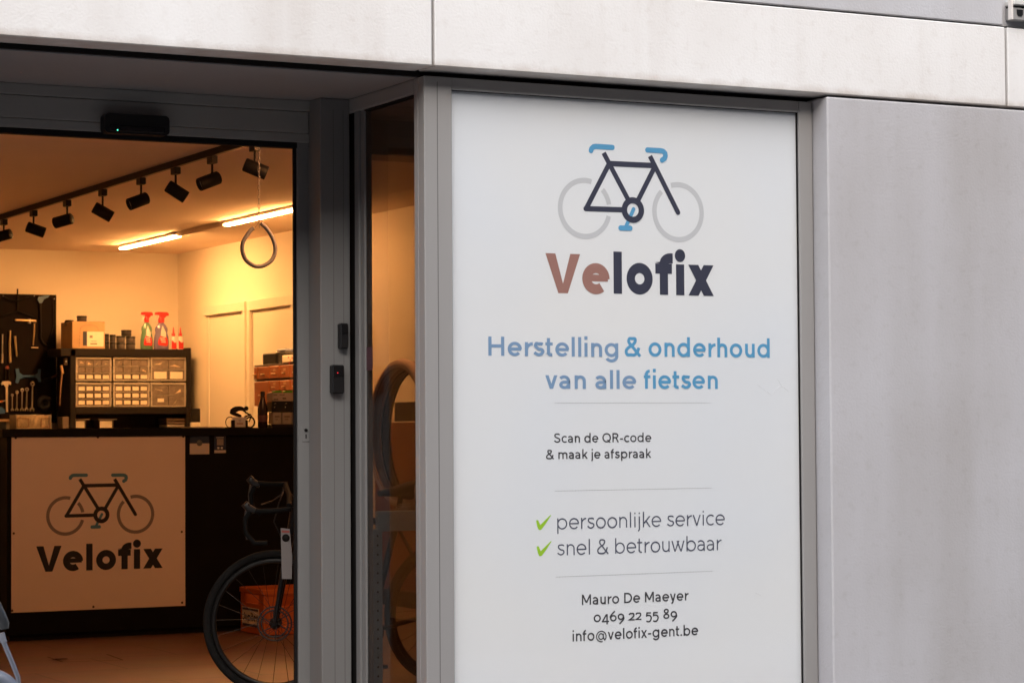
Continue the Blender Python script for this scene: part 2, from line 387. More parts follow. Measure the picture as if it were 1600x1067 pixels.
# ------------------------------------------------------------------ key planes of the place
YW = -0.1                                   # wall and fascia face; the window frames stand at y = 0
XS = atY(664.8, 600, 0).x                   # side window plane (left flank of the shop window)
ZSO = atY(664, 118.5, 0).z                  # soffit
YD = atZ(535.6, 161, ZSO).y                 # entrance plane
ZF0 = (atY(340, 79, YW).z+atY(1100, 133.5, YW).z)/2   # lower edge of the fascia
ZF1 = (atY(1100, 5, YW).z+atY(1560, 38, YW).z)/2      # upper edge of the fascia
XWE = atY(1297.5, 600, YW).x                # left edge of the concrete wall
ZFL = 0.05                                  # shop floor
PC = atD(278, 397, 19.3); XR, YB, ZC = PC.x, PC.y, PC.z   # far inner corner: right wall, back wall, ceiling
YC = atZ(155, 995, ZFL).y                   # counter front
XL = 1.6
ZH = atY(230, 218.5, YD).z                  # top of the door opening

# ------------------------------------------------------------------ materials of the place
M = {}
M['fascia'] = concrete('white_precast', (.80, .79, .785), (.40, .32, .26), ZF0, zs=.045, stamt=.45)
M['wall'] = concrete('grey_render', (.56, .56, .60), (.30, .27, .25), ZF0, streak=False, zs=.05, stamt=.25, seam_x=((atY(1572, 170, YW).x, .05, .09), (atY(1330, 170, YW).x, .03, .05)))
M['upper'] = concrete('upper_render', (.53, .53, .56), (.33, .30, .28), ZF1, streak=False, zs=.03, stamt=.2)
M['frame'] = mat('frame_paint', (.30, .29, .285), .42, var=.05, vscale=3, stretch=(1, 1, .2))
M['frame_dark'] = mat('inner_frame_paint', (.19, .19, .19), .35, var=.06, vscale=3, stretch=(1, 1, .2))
M['header'] = mat('header_paint', (.27, .265, .255), .5, var=.08, vscale=2)
M['soffit'] = mat('soffit_paint', (.27, .26, .262), .7, var=.06, vscale=2)
M['seal'] = mat('rubber_seal', (.010, .009, .009), .7, spec=.15)
M['glass'] = glass('window_glass', (.93, .95, .94))
M['glass_side'] = glass('tinted_side_glass', (.63, .61, .60), 1.34)
M['glass_front'] = glass('front_glass', (.985, .99, .99), 1.25)
M['plaster'] = mat('interior_plaster', (.86, .80, .69), .7, var=.025, vscale=1.3, bump=.03, bscale=120)
M['ceiling'] = mat('ceiling_paint', (.86, .72, .60), .8, var=.03, vscale=1)
M['black'] = mat('black_laminate', (.008, .0075, .0075), .5, var=.2, vscale=6, spec=.08)
M['blackm'] = mat('black_metal', (.009, .008, .008), .5, spec=.2)
M['blackp'] = mat('black_plastic', (.012, .012, .013), .4, spec=.3)
M['rubber'] = mat('tyre_rubber', (.010, .010, .010), .85, bump=.3, bscale=180, spec=.12)
M['steel'] = mat('steel', (.55, .54, .52), .25, 1.0, var=.1, vscale=30)
M['chrome'] = mat('chromed_tool_steel', (.7, .66, .58), .3, .9)
M['bluesteel'] = mat('blue_grey_enamel', (.07, .16, .30), .45, var=.15, vscale=15)
M['cardboard'] = mat('cardboard', (.48, .31, .17), .8, var=.08, vscale=8)
M['cardboard_dark'] = mat('brown_cardboard', (.20, .10, .06), .8, var=.1, vscale=8)
M['white'] = mat('white_card', (.75, .73, .68), .6)
M['paper'] = mat('label_paper', (.78, .72, .60), .7, var=.05, vscale=30)
M['red'] = mat('red_plastic', (.62, .02, .02), .35)
M['clear'] = glass('clear_plastic', (.85, .84, .82), 1.45, .15, (.5, .47, .43))
M['plast'] = mat('grey_translucent_plastic', (.42, .38, .34), .35, var=.08, vscale=20)
M['drawer'] = mat('smoky_drawer_plastic', (.17, .14, .12), .2, var=.35, vscale=28, coat=.6)
M['orange'] = mat('orange_crate_plastic', (.55, .13, .02), .45, var=.05, vscale=6)
M['wood'] = mat('varnished_red_wood', (.33, .10, .03), .38, var=.18, vscale=5, stretch=(1, 1, 6), coat=.4)
M['ink'] = mat('navy_ink', (.04, .042, .07), .5)
M['inkbrown'] = mat('brown_print_and_reflection', (.34, .17, .14), .5)  # on the 'Ve' letters this brown paints in a reflection; also plain card print
M['inkgrey'] = mat('grey_ink', (.56, .56, .58), .5)
M['inkblue'] = mat('sky_blue_ink', (.10, .33, .56), .5)
M['inkblue2'] = mat('reflection_dulled_blue_ink', (.20, .32, .50), .5)  # left-hand words: sky blue dulled to paint in the reflection over them
M['inktext'] = mat('charcoal_ink', (.045, .042, .048), .5)
M['inkslate'] = mat('slate_ink', (.075, .08, .12), .5)
M['inkgreen'] = mat('leaf_green_ink', (.33, .58, .03), .5)
M['dots'] = mat('dotted_line_ink', (.07, .07, .075), .5)
M['signink'] = mat('sign_black_ink', (.010, .012, .016), .5)
M['signgrey'] = mat('sign_grey_ink', (.22, .19, .19), .5)
M['signblue'] = mat('sign_blue_ink', (.07, .22, .33), .5)
M['green_lid'] = mat('green_lid', (.15, .6, .05), .4)
M['groove'] = mat('shadow_gap', (.12, .115, .115), .7)
M['led_green'] = emit('green_indicator', (.1, 1, .6), 1.0)
M['led_red'] = emit('red_indicator', (.9, .02, .04), .6)

def poster_mat():
    m = mat('poster_film', (.80, .805, .83), .32, coat=.25); t = m.node_tree; b = t.nodes['Principled BSDF']
    tc = t.nodes.new('ShaderNodeTexCoord'); n = t.nodes.new('ShaderNodeTexNoise'); n.inputs['Scale'].default_value = .9; n.inputs['Detail'].default_value = 2
    t.links.new(tc.outputs['Object'], n.inputs['Vector']); bp = t.nodes.new('ShaderNodeBump'); bp.inputs['Strength'].default_value = .35; bp.inputs['Distance'].default_value = .02
    t.links.new(n.outputs['Fac'], bp.inputs['Height']); t.links.new(bp.outputs[0], b.inputs['Normal'])
    cr = t.nodes.new('ShaderNodeValToRGB'); cr.color_ramp.elements[0].position = .35; cr.color_ramp.elements[1].position = .65
    cr.color_ramp.elements[0].color = (.80, .795, .80, 1); cr.color_ramp.elements[1].color = (.765, .785, .83, 1)
    t.links.new(n.outputs['Fac'], cr.inputs[0]); t.links.new(cr.outputs[0], b.inputs['Base Color']); return m
M['poster'] = poster_mat()
M['signsheet'] = mat('sign_board', (.80, .69, .60), .5, var=.03, vscale=2)

def tiles(name, col, grout, sx, sy, rough):
    m = mat(name, col, rough, bump=.03, bscale=30); t = m.node_tree; b = t.nodes['Principled BSDF']
    tc = t.nodes.new('ShaderNodeTexCoord'); br = t.nodes.new('ShaderNodeTexBrick'); br.offset = .5
    br.inputs['Scale'].default_value = 1; br.inputs['Mortar Size'].default_value = .004; br.inputs['Brick Width'].default_value = sx; br.inputs['Row Height'].default_value = sy
    br.inputs['Color1'].default_value = (*col, 1); br.inputs['Color2'].default_value = (*[c*.85 for c in col], 1); br.inputs['Mortar'].default_value = (*grout, 1)
    t.links.new(tc.outputs['Object'], br.inputs['Vector'])
    n = t.nodes.new('ShaderNodeTexNoise'); n.inputs['Scale'].default_value = 5; n.inputs['Detail'].default_value = 8; t.links.new(tc.outputs['Object'], n.inputs['Vector'])
    mx = t.nodes.new('ShaderNodeMix'); mx.data_type = 'RGBA'; mx.blend_type = 'MULTIPLY'; mx.inputs[0].default_value = .5
    t.links.new(br.outputs['Color'], mx.inputs[6]); t.links.new(n.outputs['Color'], mx.inputs[7]); t.links.new(mx.outputs[2], b.inputs['Base Color'])
    return m
M['floor'] = tiles('shop_floor_tiles', (.24, .135, .095), (.07, .045, .035), .9, .6, .5)
M['paving'] = tiles('pavement_slabs', (.38, .37, .36), (.12, .12, .11), .3, .3, .85)
M['asphalt'] = mat('asphalt', (.05, .05, .052), .9, var=.2, vscale=20, bump=.3, bscale=200)
M['brick_far'] = tiles('street_brick', (.16, .08, .06), (.12, .11, .10), .22, .07, .85)

# ------------------------------------------------------------------ ground and street
mb = MB(); mb.box(-60, 60, -12.2, 40, -1.0, -.124); struct('ground', mb, M['asphalt'])
mb = MB(); mb.box(-60, 60, -3.2, -.1, -.12, 0); struct('pavement', mb, M['paving'])
mb = MB(); mb.box(XL-.3, XR+.3, -.1, YB+.3, -.12, ZFL-.004); struct('floor', mb, M['floor'])
mb = MB(); mb.box(-60, 60, -15, -12.2, -.12, 9.5)
r_ = struct('buildings', mb, M['brick_far'])

# ------------------------------------------------------------------ the shop building: outside
bld = thing('shop_building', 'shop front of white concrete panels over a grey rendered wall', 'building', (XWE, YW, 0))
jx = [atY(677.5, 60, YW).x, atY(1573, 100, YW).x]
for a, b_ in ((-3, jx[0]-.006), (jx[0]+.006, jx[1]-.006), (jx[1]+.007, 12)):
    mb = MB(); yb = atZ(664, 112.8, ZF0).y
    mb.box(a, b_, YW, max(yb, YW+.06), ZF0, ZF1, .004); obj('fascia_panel', mb, M['fascia'], bld)
yu = max(atZ(664, 112.8, ZF0).y, YW+.06)
mb = MB(); mb.box(-3, 12, yu+.002, .5, ZSO+.004, ZF1+.02); obj('joint_backing', mb, M['seal'], bld)
mb = MB(); mb.box(-3, XS+.02, yu+.02, YD+.3, ZSO, ZSO+.05); obj('soffit', mb, M['soffit'], bld)
zt = (atY(1300, 14, YW).z)
xu = atY(1567, 30, YW).x
mb = MB(); mb.box(-3, xu, YW, .3, ZF1+.0085, 6.5, .003); obj('upper_wall', mb, M['upper'], bld)
mb = MB(); mb.box(xu+.002, 12, YW+.02, .3, ZF1+.0085, 6.5); obj('upper_wall', mb, M['upper'], bld)
zw = ZF0-.012
mb = MB(); mb.box(XWE, 12, YW, .35, -.1, zw, .006); obj('wall', mb, M['wall'], bld)
mb = MB(); mb.box(-3, 1.5, YW, .35, -.1, zw, .006); obj('wall', mb, M['wall'], bld)
mb = MB(); mb.box(1.2, 1.5, .35, YD+.1, -.1, ZSO); obj('wall', mb, M['wall'], bld)
mb = MB(); mb.box(XS, XWE, YW+.06, .3, -.1, .03, .004); obj('plinth', mb, M['wall'], bld)

# sill and window foot above the wall (top right corner)
sx = atY(1574, 20, YW).x
win = thing('upper_window', 'aluminium window sill with a drain hole above the right end of the fascia', 'window', (sx, YW, ZF1))
mb = MB(); z0, z1, z2, z3 = [atY(1585, q, YW-.03).z for q in (31, 12, 8.5, 1)]
mb.box(sx+.004, 9, YW-.03, YW+.019, z0, z1, .002); obj('sill', mb, M['frame'], win)
mb = MB(); mb.box(sx+.002, 9, YW-.045, YW+.019, z2, z3, .003); obj('drip_edge', mb, mat('light_aluminium', (.62, .61, .58), .4), win)
mb = MB(); mb.box(sx-.006, sx+.0035, YW-.034, YW-.012, z0, z3); obj('end_cap', mb, mat('white_end_cap', (.75, .7, .66), .5), win)
mb = MB(); mb.box(sx+.01, 9, YW+.0, YW+.019, z1, z2); obj('groove', mb, M['seal'], win)
h = atY(1593, 21, YW-.03)
mb = MB(); mb.prism([(-.016, .014), (.016, .014), (.0145, -.006), (.008, -.013), (-.008, -.013), (-.0145, -.006)], (h.x, YW-.031, h.z), (1, 0, 0), (0, 0, 1), (0, -1, 0), .003); obj('drain_cap', mb, M['blackp'], win)
mb = MB(); mb.box(sx+.05, 9, YW+.014, YW+.018, z3, z3+1.0); obj('glass', mb, M['glass'], win)

# ------------------------------------------------------------------ display window
ZPT = (atY(707, 142, 0).z+atY(1248, 174.5, 0).z)/2
XP0, XP1 = atY(708.5, 600, 0).x, atY(1252.5, 600, 0).x
XF1 = atY(1273.5, 600, 0).x
dw = thing('display_window', 'grey framed shop window covered from inside by a white poster', 'window', (XS, 0, .03))
fr = MB(); fr.box(XS, XP0, 0, .055, .03, ZSO, .003); obj('post', fr, M['frame'], dw)
gx = atY(685.5, 600, 0).x
mb = MB(); mb.box(gx-.0014, gx+.0014, -.0006, .01, .03, ZSO-.02); obj('groove', mb, M['groove'], dw)
mb = MB(); mb.box(XP1, XF1, 0, .055, .03, ZSO, .003); obj('post', mb, M['frame'], dw)
mb = MB(); mb.box(XP0, XP1, .0025, .055, ZPT, ZSO, .003); obj('top_rail', mb, M['frame'], dw)
mb = MB(); mb.box(XP0, XP1, .0025, .055, .03, .10, .003); obj('bottom_rail', mb, M['frame'], dw)
mb = MB(); mb.box(XF1, XWE, .03, .06, .03, ZSO); obj('seal', mb, M['seal'], dw)
mb = MB()
t = .0022
mb.box(XP0, XP0+t, .010, .02, .10, ZPT); mb.box(XP1-t, XP1, .010, .02, .10, ZPT); mb.box(XP0+t, XP1-t, .010, .02, ZPT-t, ZPT)
obj('gasket', mb, M['seal'], dw)
mb = MB(); mb.box(XP0+t, XP1-t, .0135, .0165, .10, ZPT-t); obj('glass', mb, M['glass_front'], dw)
# the reveal joint of the wall beside the frame
# ------------------------------------------------------------------ poster
YP = .0225
po = thing('window_poster', 'tall white poster with a bicycle emblem and blue lettering behind the shop window glass', 'poster', ((XP0+XP1)/2, YP, .1))
mb = MB(); mb.box(XP0+.001, XP1-.001, YP, YP+.002, .09, ZPT+.004)
obj('sheet', mb, M['poster'], po)
def emblem(parent, xl, xr, ztop, zbot, Y, cols, n=-1):
    """bicycle emblem; design units flattened: x 165..1383, y 140..944 (down)"""
    kx = (xr-xl)/1218; kz = (ztop-zbot)/804
    def Wd(x, y): return (x, -(y-.037*(x-783)))
    P0 = (xl-165*kx, Y, ztop+140*kz)
    def put(name, strokes, m, off=.0006):
        out = []
        for pts, w, cap in strokes:
            # work in isotropic units so that stroke widths stay even
            pp = [(p[0]*kx, p[1]*kz) for p in pts]
            polys = ribbon(pp, w*kz, cap)
            out.append([[(q[0], q[1]) for q in poly] for poly in polys])
        mb = MB(); lay_polys(mb, out, P0, (1, 0, 0), (0, 0, 1), (0, n, 0), off); return obj(name, mb, m, parent)
    rz = 254-21; rxx = rz*kz/kx
    def ring(cx, cy, a0, a1, r=rz, n_=60): c = Wd(cx, cy); return [(c[0]+r*kz/kx*math.cos(math.radians(a0+(a1-a0)*i/n_)), c[1]+r*math.sin(math.radians(a0+(a1-a0)*i/n_))) for i in range(n_+1)]
    put('emblem_wheel', [(ring(388, 676, 74, 346), 43, 'b')], cols[1]); put('emblem_wheel', [(ring(388, 676, 10, 44), 43, 'b')], cols[1])
    put('emblem_wheel', [(ring(1165, 703, 134, 467), 43, 'b')], cols[1])
    l = lambda *p: [Wd(*q) for q in p]
    put('emblem_frame', [(l((545, 212), (750, 610)), 44, 'b'), (l((578, 300), (975, 312)), 46, 'b'), (l((588, 305), (398, 678)), 44, 'b'), (l((395, 678), (705, 686)), 44, 'r'),
        (l((972, 318), (824, 612)), 44, 'b'), (l((930, 232), (1163, 706)), 44, 'b'), (l((1150, 680), (1163, 706)), 43, 'r'), (ring(783, 688, 0, 360, 82, 40), 52, 'b')], cols[0])
    put('emblem_saddle', [(l((617, 165), (480, 159), (462, 163), (446, 178), (441, 195)), 44, 'r')], cols[2], .0012)
    put('emblem_handlebar', [(l((909, 181), (1020, 185), (1042, 190), (1058, 206), (1061, 228), (1053, 250), (1032, 265)), 44, 'r')], cols[2], .0012)
    put('emblem_crank', [(l((789, 680), (722, 832)), 34, 'r'), (l((680, 838), (760, 840)), 44, 'r')], cols[2], .0014)
a = atY(870.9, 330, YP); b_ = atY(1099.3, 330, YP)
emblem(po, a.x, b_.x, atY(985, 226.5, YP).z, atY(985, 376, YP).z, YP, (M['ink'], M['inkgrey'], M['inkblue']))
lt = lettering
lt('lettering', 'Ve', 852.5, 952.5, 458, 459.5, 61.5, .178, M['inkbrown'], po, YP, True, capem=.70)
lt('lettering', 'lofix', 958.8, 1115, 459.5, 462, 62, .178, M['ink'], po, YP, True, capem=.70)
lt('lettering', 'Herstelling', 763, 966, 556.5, 557, 29.7, .115, M['inkblue2'], po, YP)
lt('lettering', '& onderhoud', 976, 1202.5, 557.5, 558, 29.7, .115, M['inkblue'], po, YP)
lt('lettering', 'van alle', 852, 994, 607.5, 607.5, 28.7, .115, M['inkblue2'], po, YP)
lt('lettering', 'fietsen', 1005, 1121.5, 607.5, 607.5, 28.7, .115, M['inkblue'], po, YP)
lt('lettering', 'Scan de QR-code', 865.5, 1017.6, 691.8, 690, 14.4, .10, M['inktext'], po, YP)
lt('lettering', '& maak je afspraak', 853, 1017.6, 717.3, 715, 14.4, .10, M['inktext'], po, YP)
lt('lettering', 'persoonlijke service', 870.6, 1132.4, 826.5, 820, 23.2, .062, M['inkslate'], po, YP)
lt('lettering', 'snel & betrouwbaar', 870.6, 1127.4, 867.5, 859, 23.2, .062, M['inkslate'], po, YP)
lt('lettering', 'Mauro De Maeyer', 909, 1076, 944, 938, 16, .10, M['inktext'], po, YP)
lt('lettering', '0469 22 55 89', 927.5, 1058, 970.5, 966.5, 16, .10, M['inktext'], po, YP)
lt('lettering', 'info@velofix-gent.be', 894.6, 1090.7, 1001, 992, 16.4, .10, M['inktext'], po, YP)
for x0, x1, y0, y1 in ((868, 1108, 629.5, 629.5), (868.5, 1110.5, 766, 763), (870, 1112, 901, 892)):
    a = atY(x0, y0, YP); b_ = atY(x1, y1, YP); z = (a.z+b_.z)/2; mb = MB()
    for i in range(58):
        x = a.x+(b_.x-a.x)*i/57; mb.add([(x+q*.0023, YP-.0007, z+r2*.0023) for q, r2 in ((-1, 0), (0, -1), (1, 0), (0, 1))], [(0, 1, 2, 3)])
    obj('dotted_line', mb, M['dots'], po)
for x0, x1, y0, y1 in ((837.7, 861, 804, 828), (838.5, 861.7, 844.7, 868.8)):
    a = atY(x0, y1, YP); b_ = atY(x1, y0, YP)
    pts = [(0, .62), (.03, .68), (.10, .66), (.24, .36), (.30, .36), (.94, 1.0), (1.0, .98), (.97, .88), (.36, .06), (.26, 0), (.16, .01), (.06, .28)]
    pts = [(0, .60), (.03, .68), (.14, .66), (.27, .34), (.96, 1.0), (1.0, .97), (.66, .45), (.36, .05), (.27, 0), (.17, .02), (.08, .22)]
    mb = MB()
    tri = [(0, 1, 2), (0, 2, 10), (10, 2, 3), (10, 3, 9), (9, 3, 8), (8, 3, 7), (7, 3, 6), (6, 3, 4), (6, 4, 5)]
    mb.add([(a.x+(b_.x-a.x)*p[0], YP-.0007, a.z+(b_.z-a.z)*p[1]) for p in pts], tri); obj('check_mark', mb, M['inkgreen'], po)
# small creases in the film
for P in ([(1184, 601), (1196, 610), (1206, 616), (1212, 608), (1222, 604), (1232, 611)], [(1215, 592), (1222, 604)], [(905, 645), (915, 646)], [(1180, 925), (1190, 930)]):
    mb = MB(); mb.tube([atY(x, y, YP-.0002) for x, y in spline([(float(a_), float(c_)) for a_, c_ in P], 4)], .0009, 6); obj('crease', mb, M['poster'], po)

# ------------------------------------------------------------------ side window of the display
y1 = atX(648.5, 600, XS).y; y2 = atX(566, 600, XS).y; yg = atX(549, 600, XS).y
ZG = atX(600, 160.5, XS).z
sw = thing('side_window', 'tall narrow window on the flank of the display beside the entrance', 'window', (XS, y1, ZFL))
mb = MB(); mb.box(XS, XS+.05, .0555, y1, .0, ZSO, .003); obj('post', mb, M['frame'], sw)
mb = MB(); mb.box(XS, XS+.05, y1, YD, ZG, ZSO-.001, .003); obj('top_rail', mb, M['frame'], sw)
mb = MB(); mb.box(XS, XS+.05, y1, YD, .0, .12, .003); obj('bottom_rail', mb, M['frame'], sw)
dy = (yg-y2)
mb = MB()
for k, (a, b_, o) in enumerate(((0, .30, .012), (.34, .62, .004), (.66, .86, .010))): mb.box(XS+o, XS+.045, y2+dy*a, y2+dy*b_, .12, ZG, .002)
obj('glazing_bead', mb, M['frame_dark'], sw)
mb = MB(); mb.box(XS+.014, XS+.045, y2+dy*.86, YD+.004, .12, ZG); mb.box(XS+.014, XS+.04, y1+.001, y2+dy*.9, ZG-.006, ZG-.0005); obj('seal', mb, M['seal'], sw)
mb = MB(); mb.box(XS+.02, XS+.026, y1, y2, .12, ZG-.006); obj('glass', mb, M['glass_side'], sw)
mb = MB(); p = atX(573.5, 560, XS+.018); q = atX(565.8, 543, XS+.018); q2 = atX(582, 578, XS+.018)
mb.box(XS+.0185, XS+.0195, q.y, q2.y, q.z, q2.z); st = obj('window_sticker', mb, mat('plum_sticker', (.07, .025, .035), .4)); tag(st, 'small dark plum square sticker on the side window glass', 'sticker')

# ------------------------------------------------------------------ entrance: header, jamb posts, rails
en = thing('entrance_frame', 'dark grey sliding door frame set back under the soffit', 'door frame', (XS, YD, ZFL))
zz = [atY(200, q, YD).z for q in (158.7, 193, 207, 216)]
yg = atX(548, 600, XS).y; xjr = atY(501.5, 600, yg).x; xj2 = atY(487.5, 600, YD+.05).x; xj1 = atY(465.3, 600, YD+.02).x; xj0 = atY(458.5, 600, YD+.035).x
mb = MB(); mb.box(1.5, XS, YD, YD+.2, zz[0]+.002, ZSO-.001, .002); obj('trim', mb, M['header'], en)
mb = MB(); mb.box(1.5, xjr, YD+.006, YD+.2, zz[1], zz[0], .002); obj('header', mb, M['header'], en)
mb = MB(); mb.box(1.5, xj2, YD+.012, YD+.045, zz[2]-.002, zz[1]-.0015, .002); obj('lower_rail', mb, M['header'], en)
mb = MB(); mb.box(1.5, xj1, YD+.02, YD+.06, ZH, zz[2]-.0025, .001); obj('brush_seal', mb, M['seal'], en)
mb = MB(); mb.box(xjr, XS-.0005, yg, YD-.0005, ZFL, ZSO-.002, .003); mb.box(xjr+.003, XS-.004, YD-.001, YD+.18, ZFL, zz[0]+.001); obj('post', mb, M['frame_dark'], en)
for k, px_ in enumerate((522, 537.5)):
    gx2 = atY(px_, 600, yg).x
    mb = MB(); mb.box(gx2-.0012, gx2+.0012, yg-.0005, yg+.01, ZFL, zz[0]); obj('groove', mb, M['groove'], en)
mb = MB(); mb.box(xj2+.012, xjr-.0005, YD+.07, YD+.18, ZFL, zz[0]); obj('slot', mb, mat('dark_slot', (.10, .095, .085), .3), en)
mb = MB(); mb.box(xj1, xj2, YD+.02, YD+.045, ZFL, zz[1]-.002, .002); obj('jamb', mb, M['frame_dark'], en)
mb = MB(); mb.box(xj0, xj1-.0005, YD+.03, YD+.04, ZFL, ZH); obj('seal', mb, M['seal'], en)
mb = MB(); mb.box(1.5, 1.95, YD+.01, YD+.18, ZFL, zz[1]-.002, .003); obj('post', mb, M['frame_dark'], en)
mb = MB(); mb.box(1.95, xj0, YD+.0, YD+.18, ZFL-.03, ZFL+.004); obj('threshold', mb, M['steel'], en)
for i, z in enumerate((atY(502, 229, YD).z, atY(502, 237.5, YD).z)):
    c = atY(502.3, 232, YD); mb = MB(); mb.lathe([(.001, .004), (.0045, .003), (.0055, 0)], (c.x, YD+.0, z), 10, (0, -1, 0)); obj('screw', mb, M['steel'], en)

# door sensor
a = atY(164, 190, YD-.05); b_ = atY(265, 196, YD-.05)
ds = thing('door_sensor', 'black motion sensor with a green light on the header above the door', 'sensor', ((a.x+b_.x)/2, YD, a.z))
zt, zb = atY(214, 179, YD-.05).z, atY(214, 210, YD-.05).z
mb = MB(); n = 16
prof = []
for cxx, cyy, a0 in ((b_.x-.018, zt-.018, 0), (a.x+.018, zt-.018, 90), (a.x+.018, zb+.018, 180), (b_.x-.018, zb+.018, 270)):
    prof += arc(cxx, cyy, .018, .018, a0, a0+90, 5)
mb.prism(prof, (0, YD+.006, 0), (1, 0, 0), (0, 0, 1), (0, -1, 0), .056); obj('housing', mb, M['blackp'], ds)
mb = MB(); mb.box(a.x+.02, b_.x-.02, YD-.054, YD-.05, zb+.008, zb+.03, .002); obj('lens', mb, mat('smoked_lens', (.01, .01, .012), .08), ds)
c = atY(184, 203.5, YD-.056); mb = MB(); mb.lathe([(.0028, 0), (.0022, .002), (0, .003)], (c.x, YD-.0545, c.z), 10, (0, -1, 0)); obj('indicator_light', mb, M['led_green'], ds)

# two black boxes on the post, latch plate on the jamb
rg = 'black boxes on the door post'
def readerbox(x0, x1, ya, yb, label, led):
    a = atY(x0, ya, yg-.03); b_ = atY(x1, yb, yg-.03)
    t_ = thing('access_reader', label, 'reader', ((a.x+b_.x)/2, yg, b_.z), rg)
    mb = MB(); mb.box(a.x, b_.x, yg-.034, yg, b_.z, a.z, .005); obj('housing', mb, M['blackp'], t_)
    mb = MB(); mb.box(a.x+.004, b_.x-.004, yg-.038, yg-.034, b_.z+(a.z-b_.z)*.6, a.z-.006, .001); obj('face_plate', mb, mat('gloss_black', (.008, .008, .009), .3, spec=.3), t_)
    if led:
        c = atY(528, 582.5, yg-.04); mb = MB(); mb.lathe([(.002, 0), (.0015, .0015), (0, .002)], (c.x, yg-.038, c.z), 8, (0, -1, 0)); obj('indicator_light', mb, M['led_red'], t_)
readerbox(531.5, 544.5, 505, 545, 'upper small black box on the grey door post', False)
readerbox(519, 538, 570, 615, 'lower larger black box with a red light on the grey door post', True)
a = atY(472.5, 663.5, YD+.015); b_ = atY(484, 690, YD+.015)
t_ = thing('lock_plate', 'small grey lock plate with a keyhole on the door jamb', 'lock plate', (a.x, YD+.02, b_.z))
mb = MB(); mb.box(a.x, b_.x, YD+.0165, YD+.02, b_.z, a.z, .0015); obj('plate', mb, M['frame_dark'], t_)
c = (a+b_)/2; mb = MB(); mb.lathe([(.007, 0), (.0065, .004), (.004, .004), (.004, .001)], (c.x, YD+.0165, c.z+.012), 14, (0, -1, 0)); mb.box(c.x-.002, c.x+.002, YD+.0145, YD+.0165, c.z-.02, c.z-.004); obj('keyhole', mb, M['seal'], t_)

# ------------------------------------------------------------------ shop interior shell
mb = MB(); mb.box(XL-.3, XR+.3, YB, YB+.25, -.1, ZC+.25); struct('wall_back', mb, M['plaster'])
mb = MB(); mb.box(XR, XR+.25, .35, YB, -.1, ZC+.25); struct('wall_right', mb, M['plaster'])
mb = MB(); mb.box(XL-.25, XL, YD+.1, YB, -.1, ZC+.25); struct('wall_left', mb, M['plaster'])
mb = MB(); mb.box(XL, XR, YD+.2, YB, ZC, ZC+.25); struct('ceiling', mb, M['ceiling'])
zb2 = atY(610, 243, YD+.0).z
mb = MB(); mb.box(XS+.05, XR, YD+.0, YD+.2, zb2, ZC+.25); mb.box(XL-.25, XS+.05, YD+.2, YD+.26, zz[1]+.01, ZC+.25); struct('bulkhead', mb, M['header'])
mb = MB(); mb.box(XS+.05, XR, .06, YD, ZSO-.06, ZSO); mb.box(XWE-.02, XWE+.1, .36, YD, -.1, ZSO-.06); struct('display_lining', mb, M['frame'])
# cornice shadow gap in ceiling boards
for k in range(1, 6):
    pass
# ------------------------------------------------------------------ linear ceiling lamps
lm = emit('warm_tube', (1.0, .455, .135), 82.0)
lm2 = emit('added_warm_tube', (1.0, .42, .145), 112.0)  # for the added, unseen lamp inside the entrance
zl = ZC-.034
pA, pB = atZ(188, 390, zl), atZ(282, 370.5, zl); pC_, pD_ = atZ(353, 353.5, zl), atZ(458, 330, zl)
xl_ = (pA.x+pB.x+pC_.x+pD_.x)/4; ln = pA.y-pB.y
LH = mat('lamp_housing', (.6, .55, .5), .4)
def lamp(y0, y1, label, em=None, xl_=xl_):
    t_ = thing('ceiling_lamp', label, 'lamp', (xl_, (y0+y1)/2, ZC), 'linear lamps on the shop ceiling')
    mb = MB(); mb.box(xl_-.030, xl_+.030, y0, y1, ZC-.022, ZC, .003); obj('housing', mb, LH, t_)
    mb = MB(); mb.box(xl_-.026, xl_+.026, y0+.01, y1-.01, ZC-.034, ZC-.022, .004); obj('diffuser', mb, em or lm, t_)
lamp(pB.y, pA.y, 'glowing linear ceiling lamp farther in, nearer the back wall')
lamp(pC_.y-ln, pC_.y, 'glowing linear ceiling lamp nearer the door, behind the hanging loop')
lamp(1.9, 2.5, 'unseen short ceiling lamp added behind the door header to light the counter sign', lm2, 4.4)  # extra lamp, put in to brighten the counter sign and front ceiling
mb = MB(); mb.box(xl_-.012, xl_+.012, pC_.y+.002, pB.y-.002, ZC-.03, ZC, .003); tag(obj('cable_duct', mb, M['ceiling']), 'thin cable duct on the ceiling between the two glowing lamps', 'cable duct')

# ------------------------------------------------------------------ track and spotlights
zt_ = ZC-.035; XT = (atZ(381, 231, zt_).x+atZ(0, 343, zt_).x)/2
yt0 = atX(392, 229, XT).y
mb = MB(); mb.box(XT-.014, XT+.014, yt0, YB-.4, ZC-.035, ZC, .002)
tr = thing('lighting_track', 'long black lighting track along the shop ceiling', 'track', (XT, yt0, ZC)); obj('rail', mb, M['blackm'], tr)
mb = MB(); mb.box(XT-.008, XT+.008, yt0+.01, YB-.41, ZC-.037, ZC-.034); obj('contact_strip', mb, mat('track_contact', (.35, .3, .25), .4, .6), tr)
SP = [((6, 346), (4.5, 368.5), 14, .2), ((52.5, 331), (55.5, 359), -20, .3), ((105, 317.5), (99, 345), 14, .3), ((160.5, 301), (160.5, 331.6), -30, .2),
      ((220.5, 283), (216, 314.5), 24, -.55), ((274.5, 266.5), (276, 299.5), -33, .1), ((331.5, 247), (327, 283), 24, -.55), ((398, 228), (399, 264), -22, .1)]
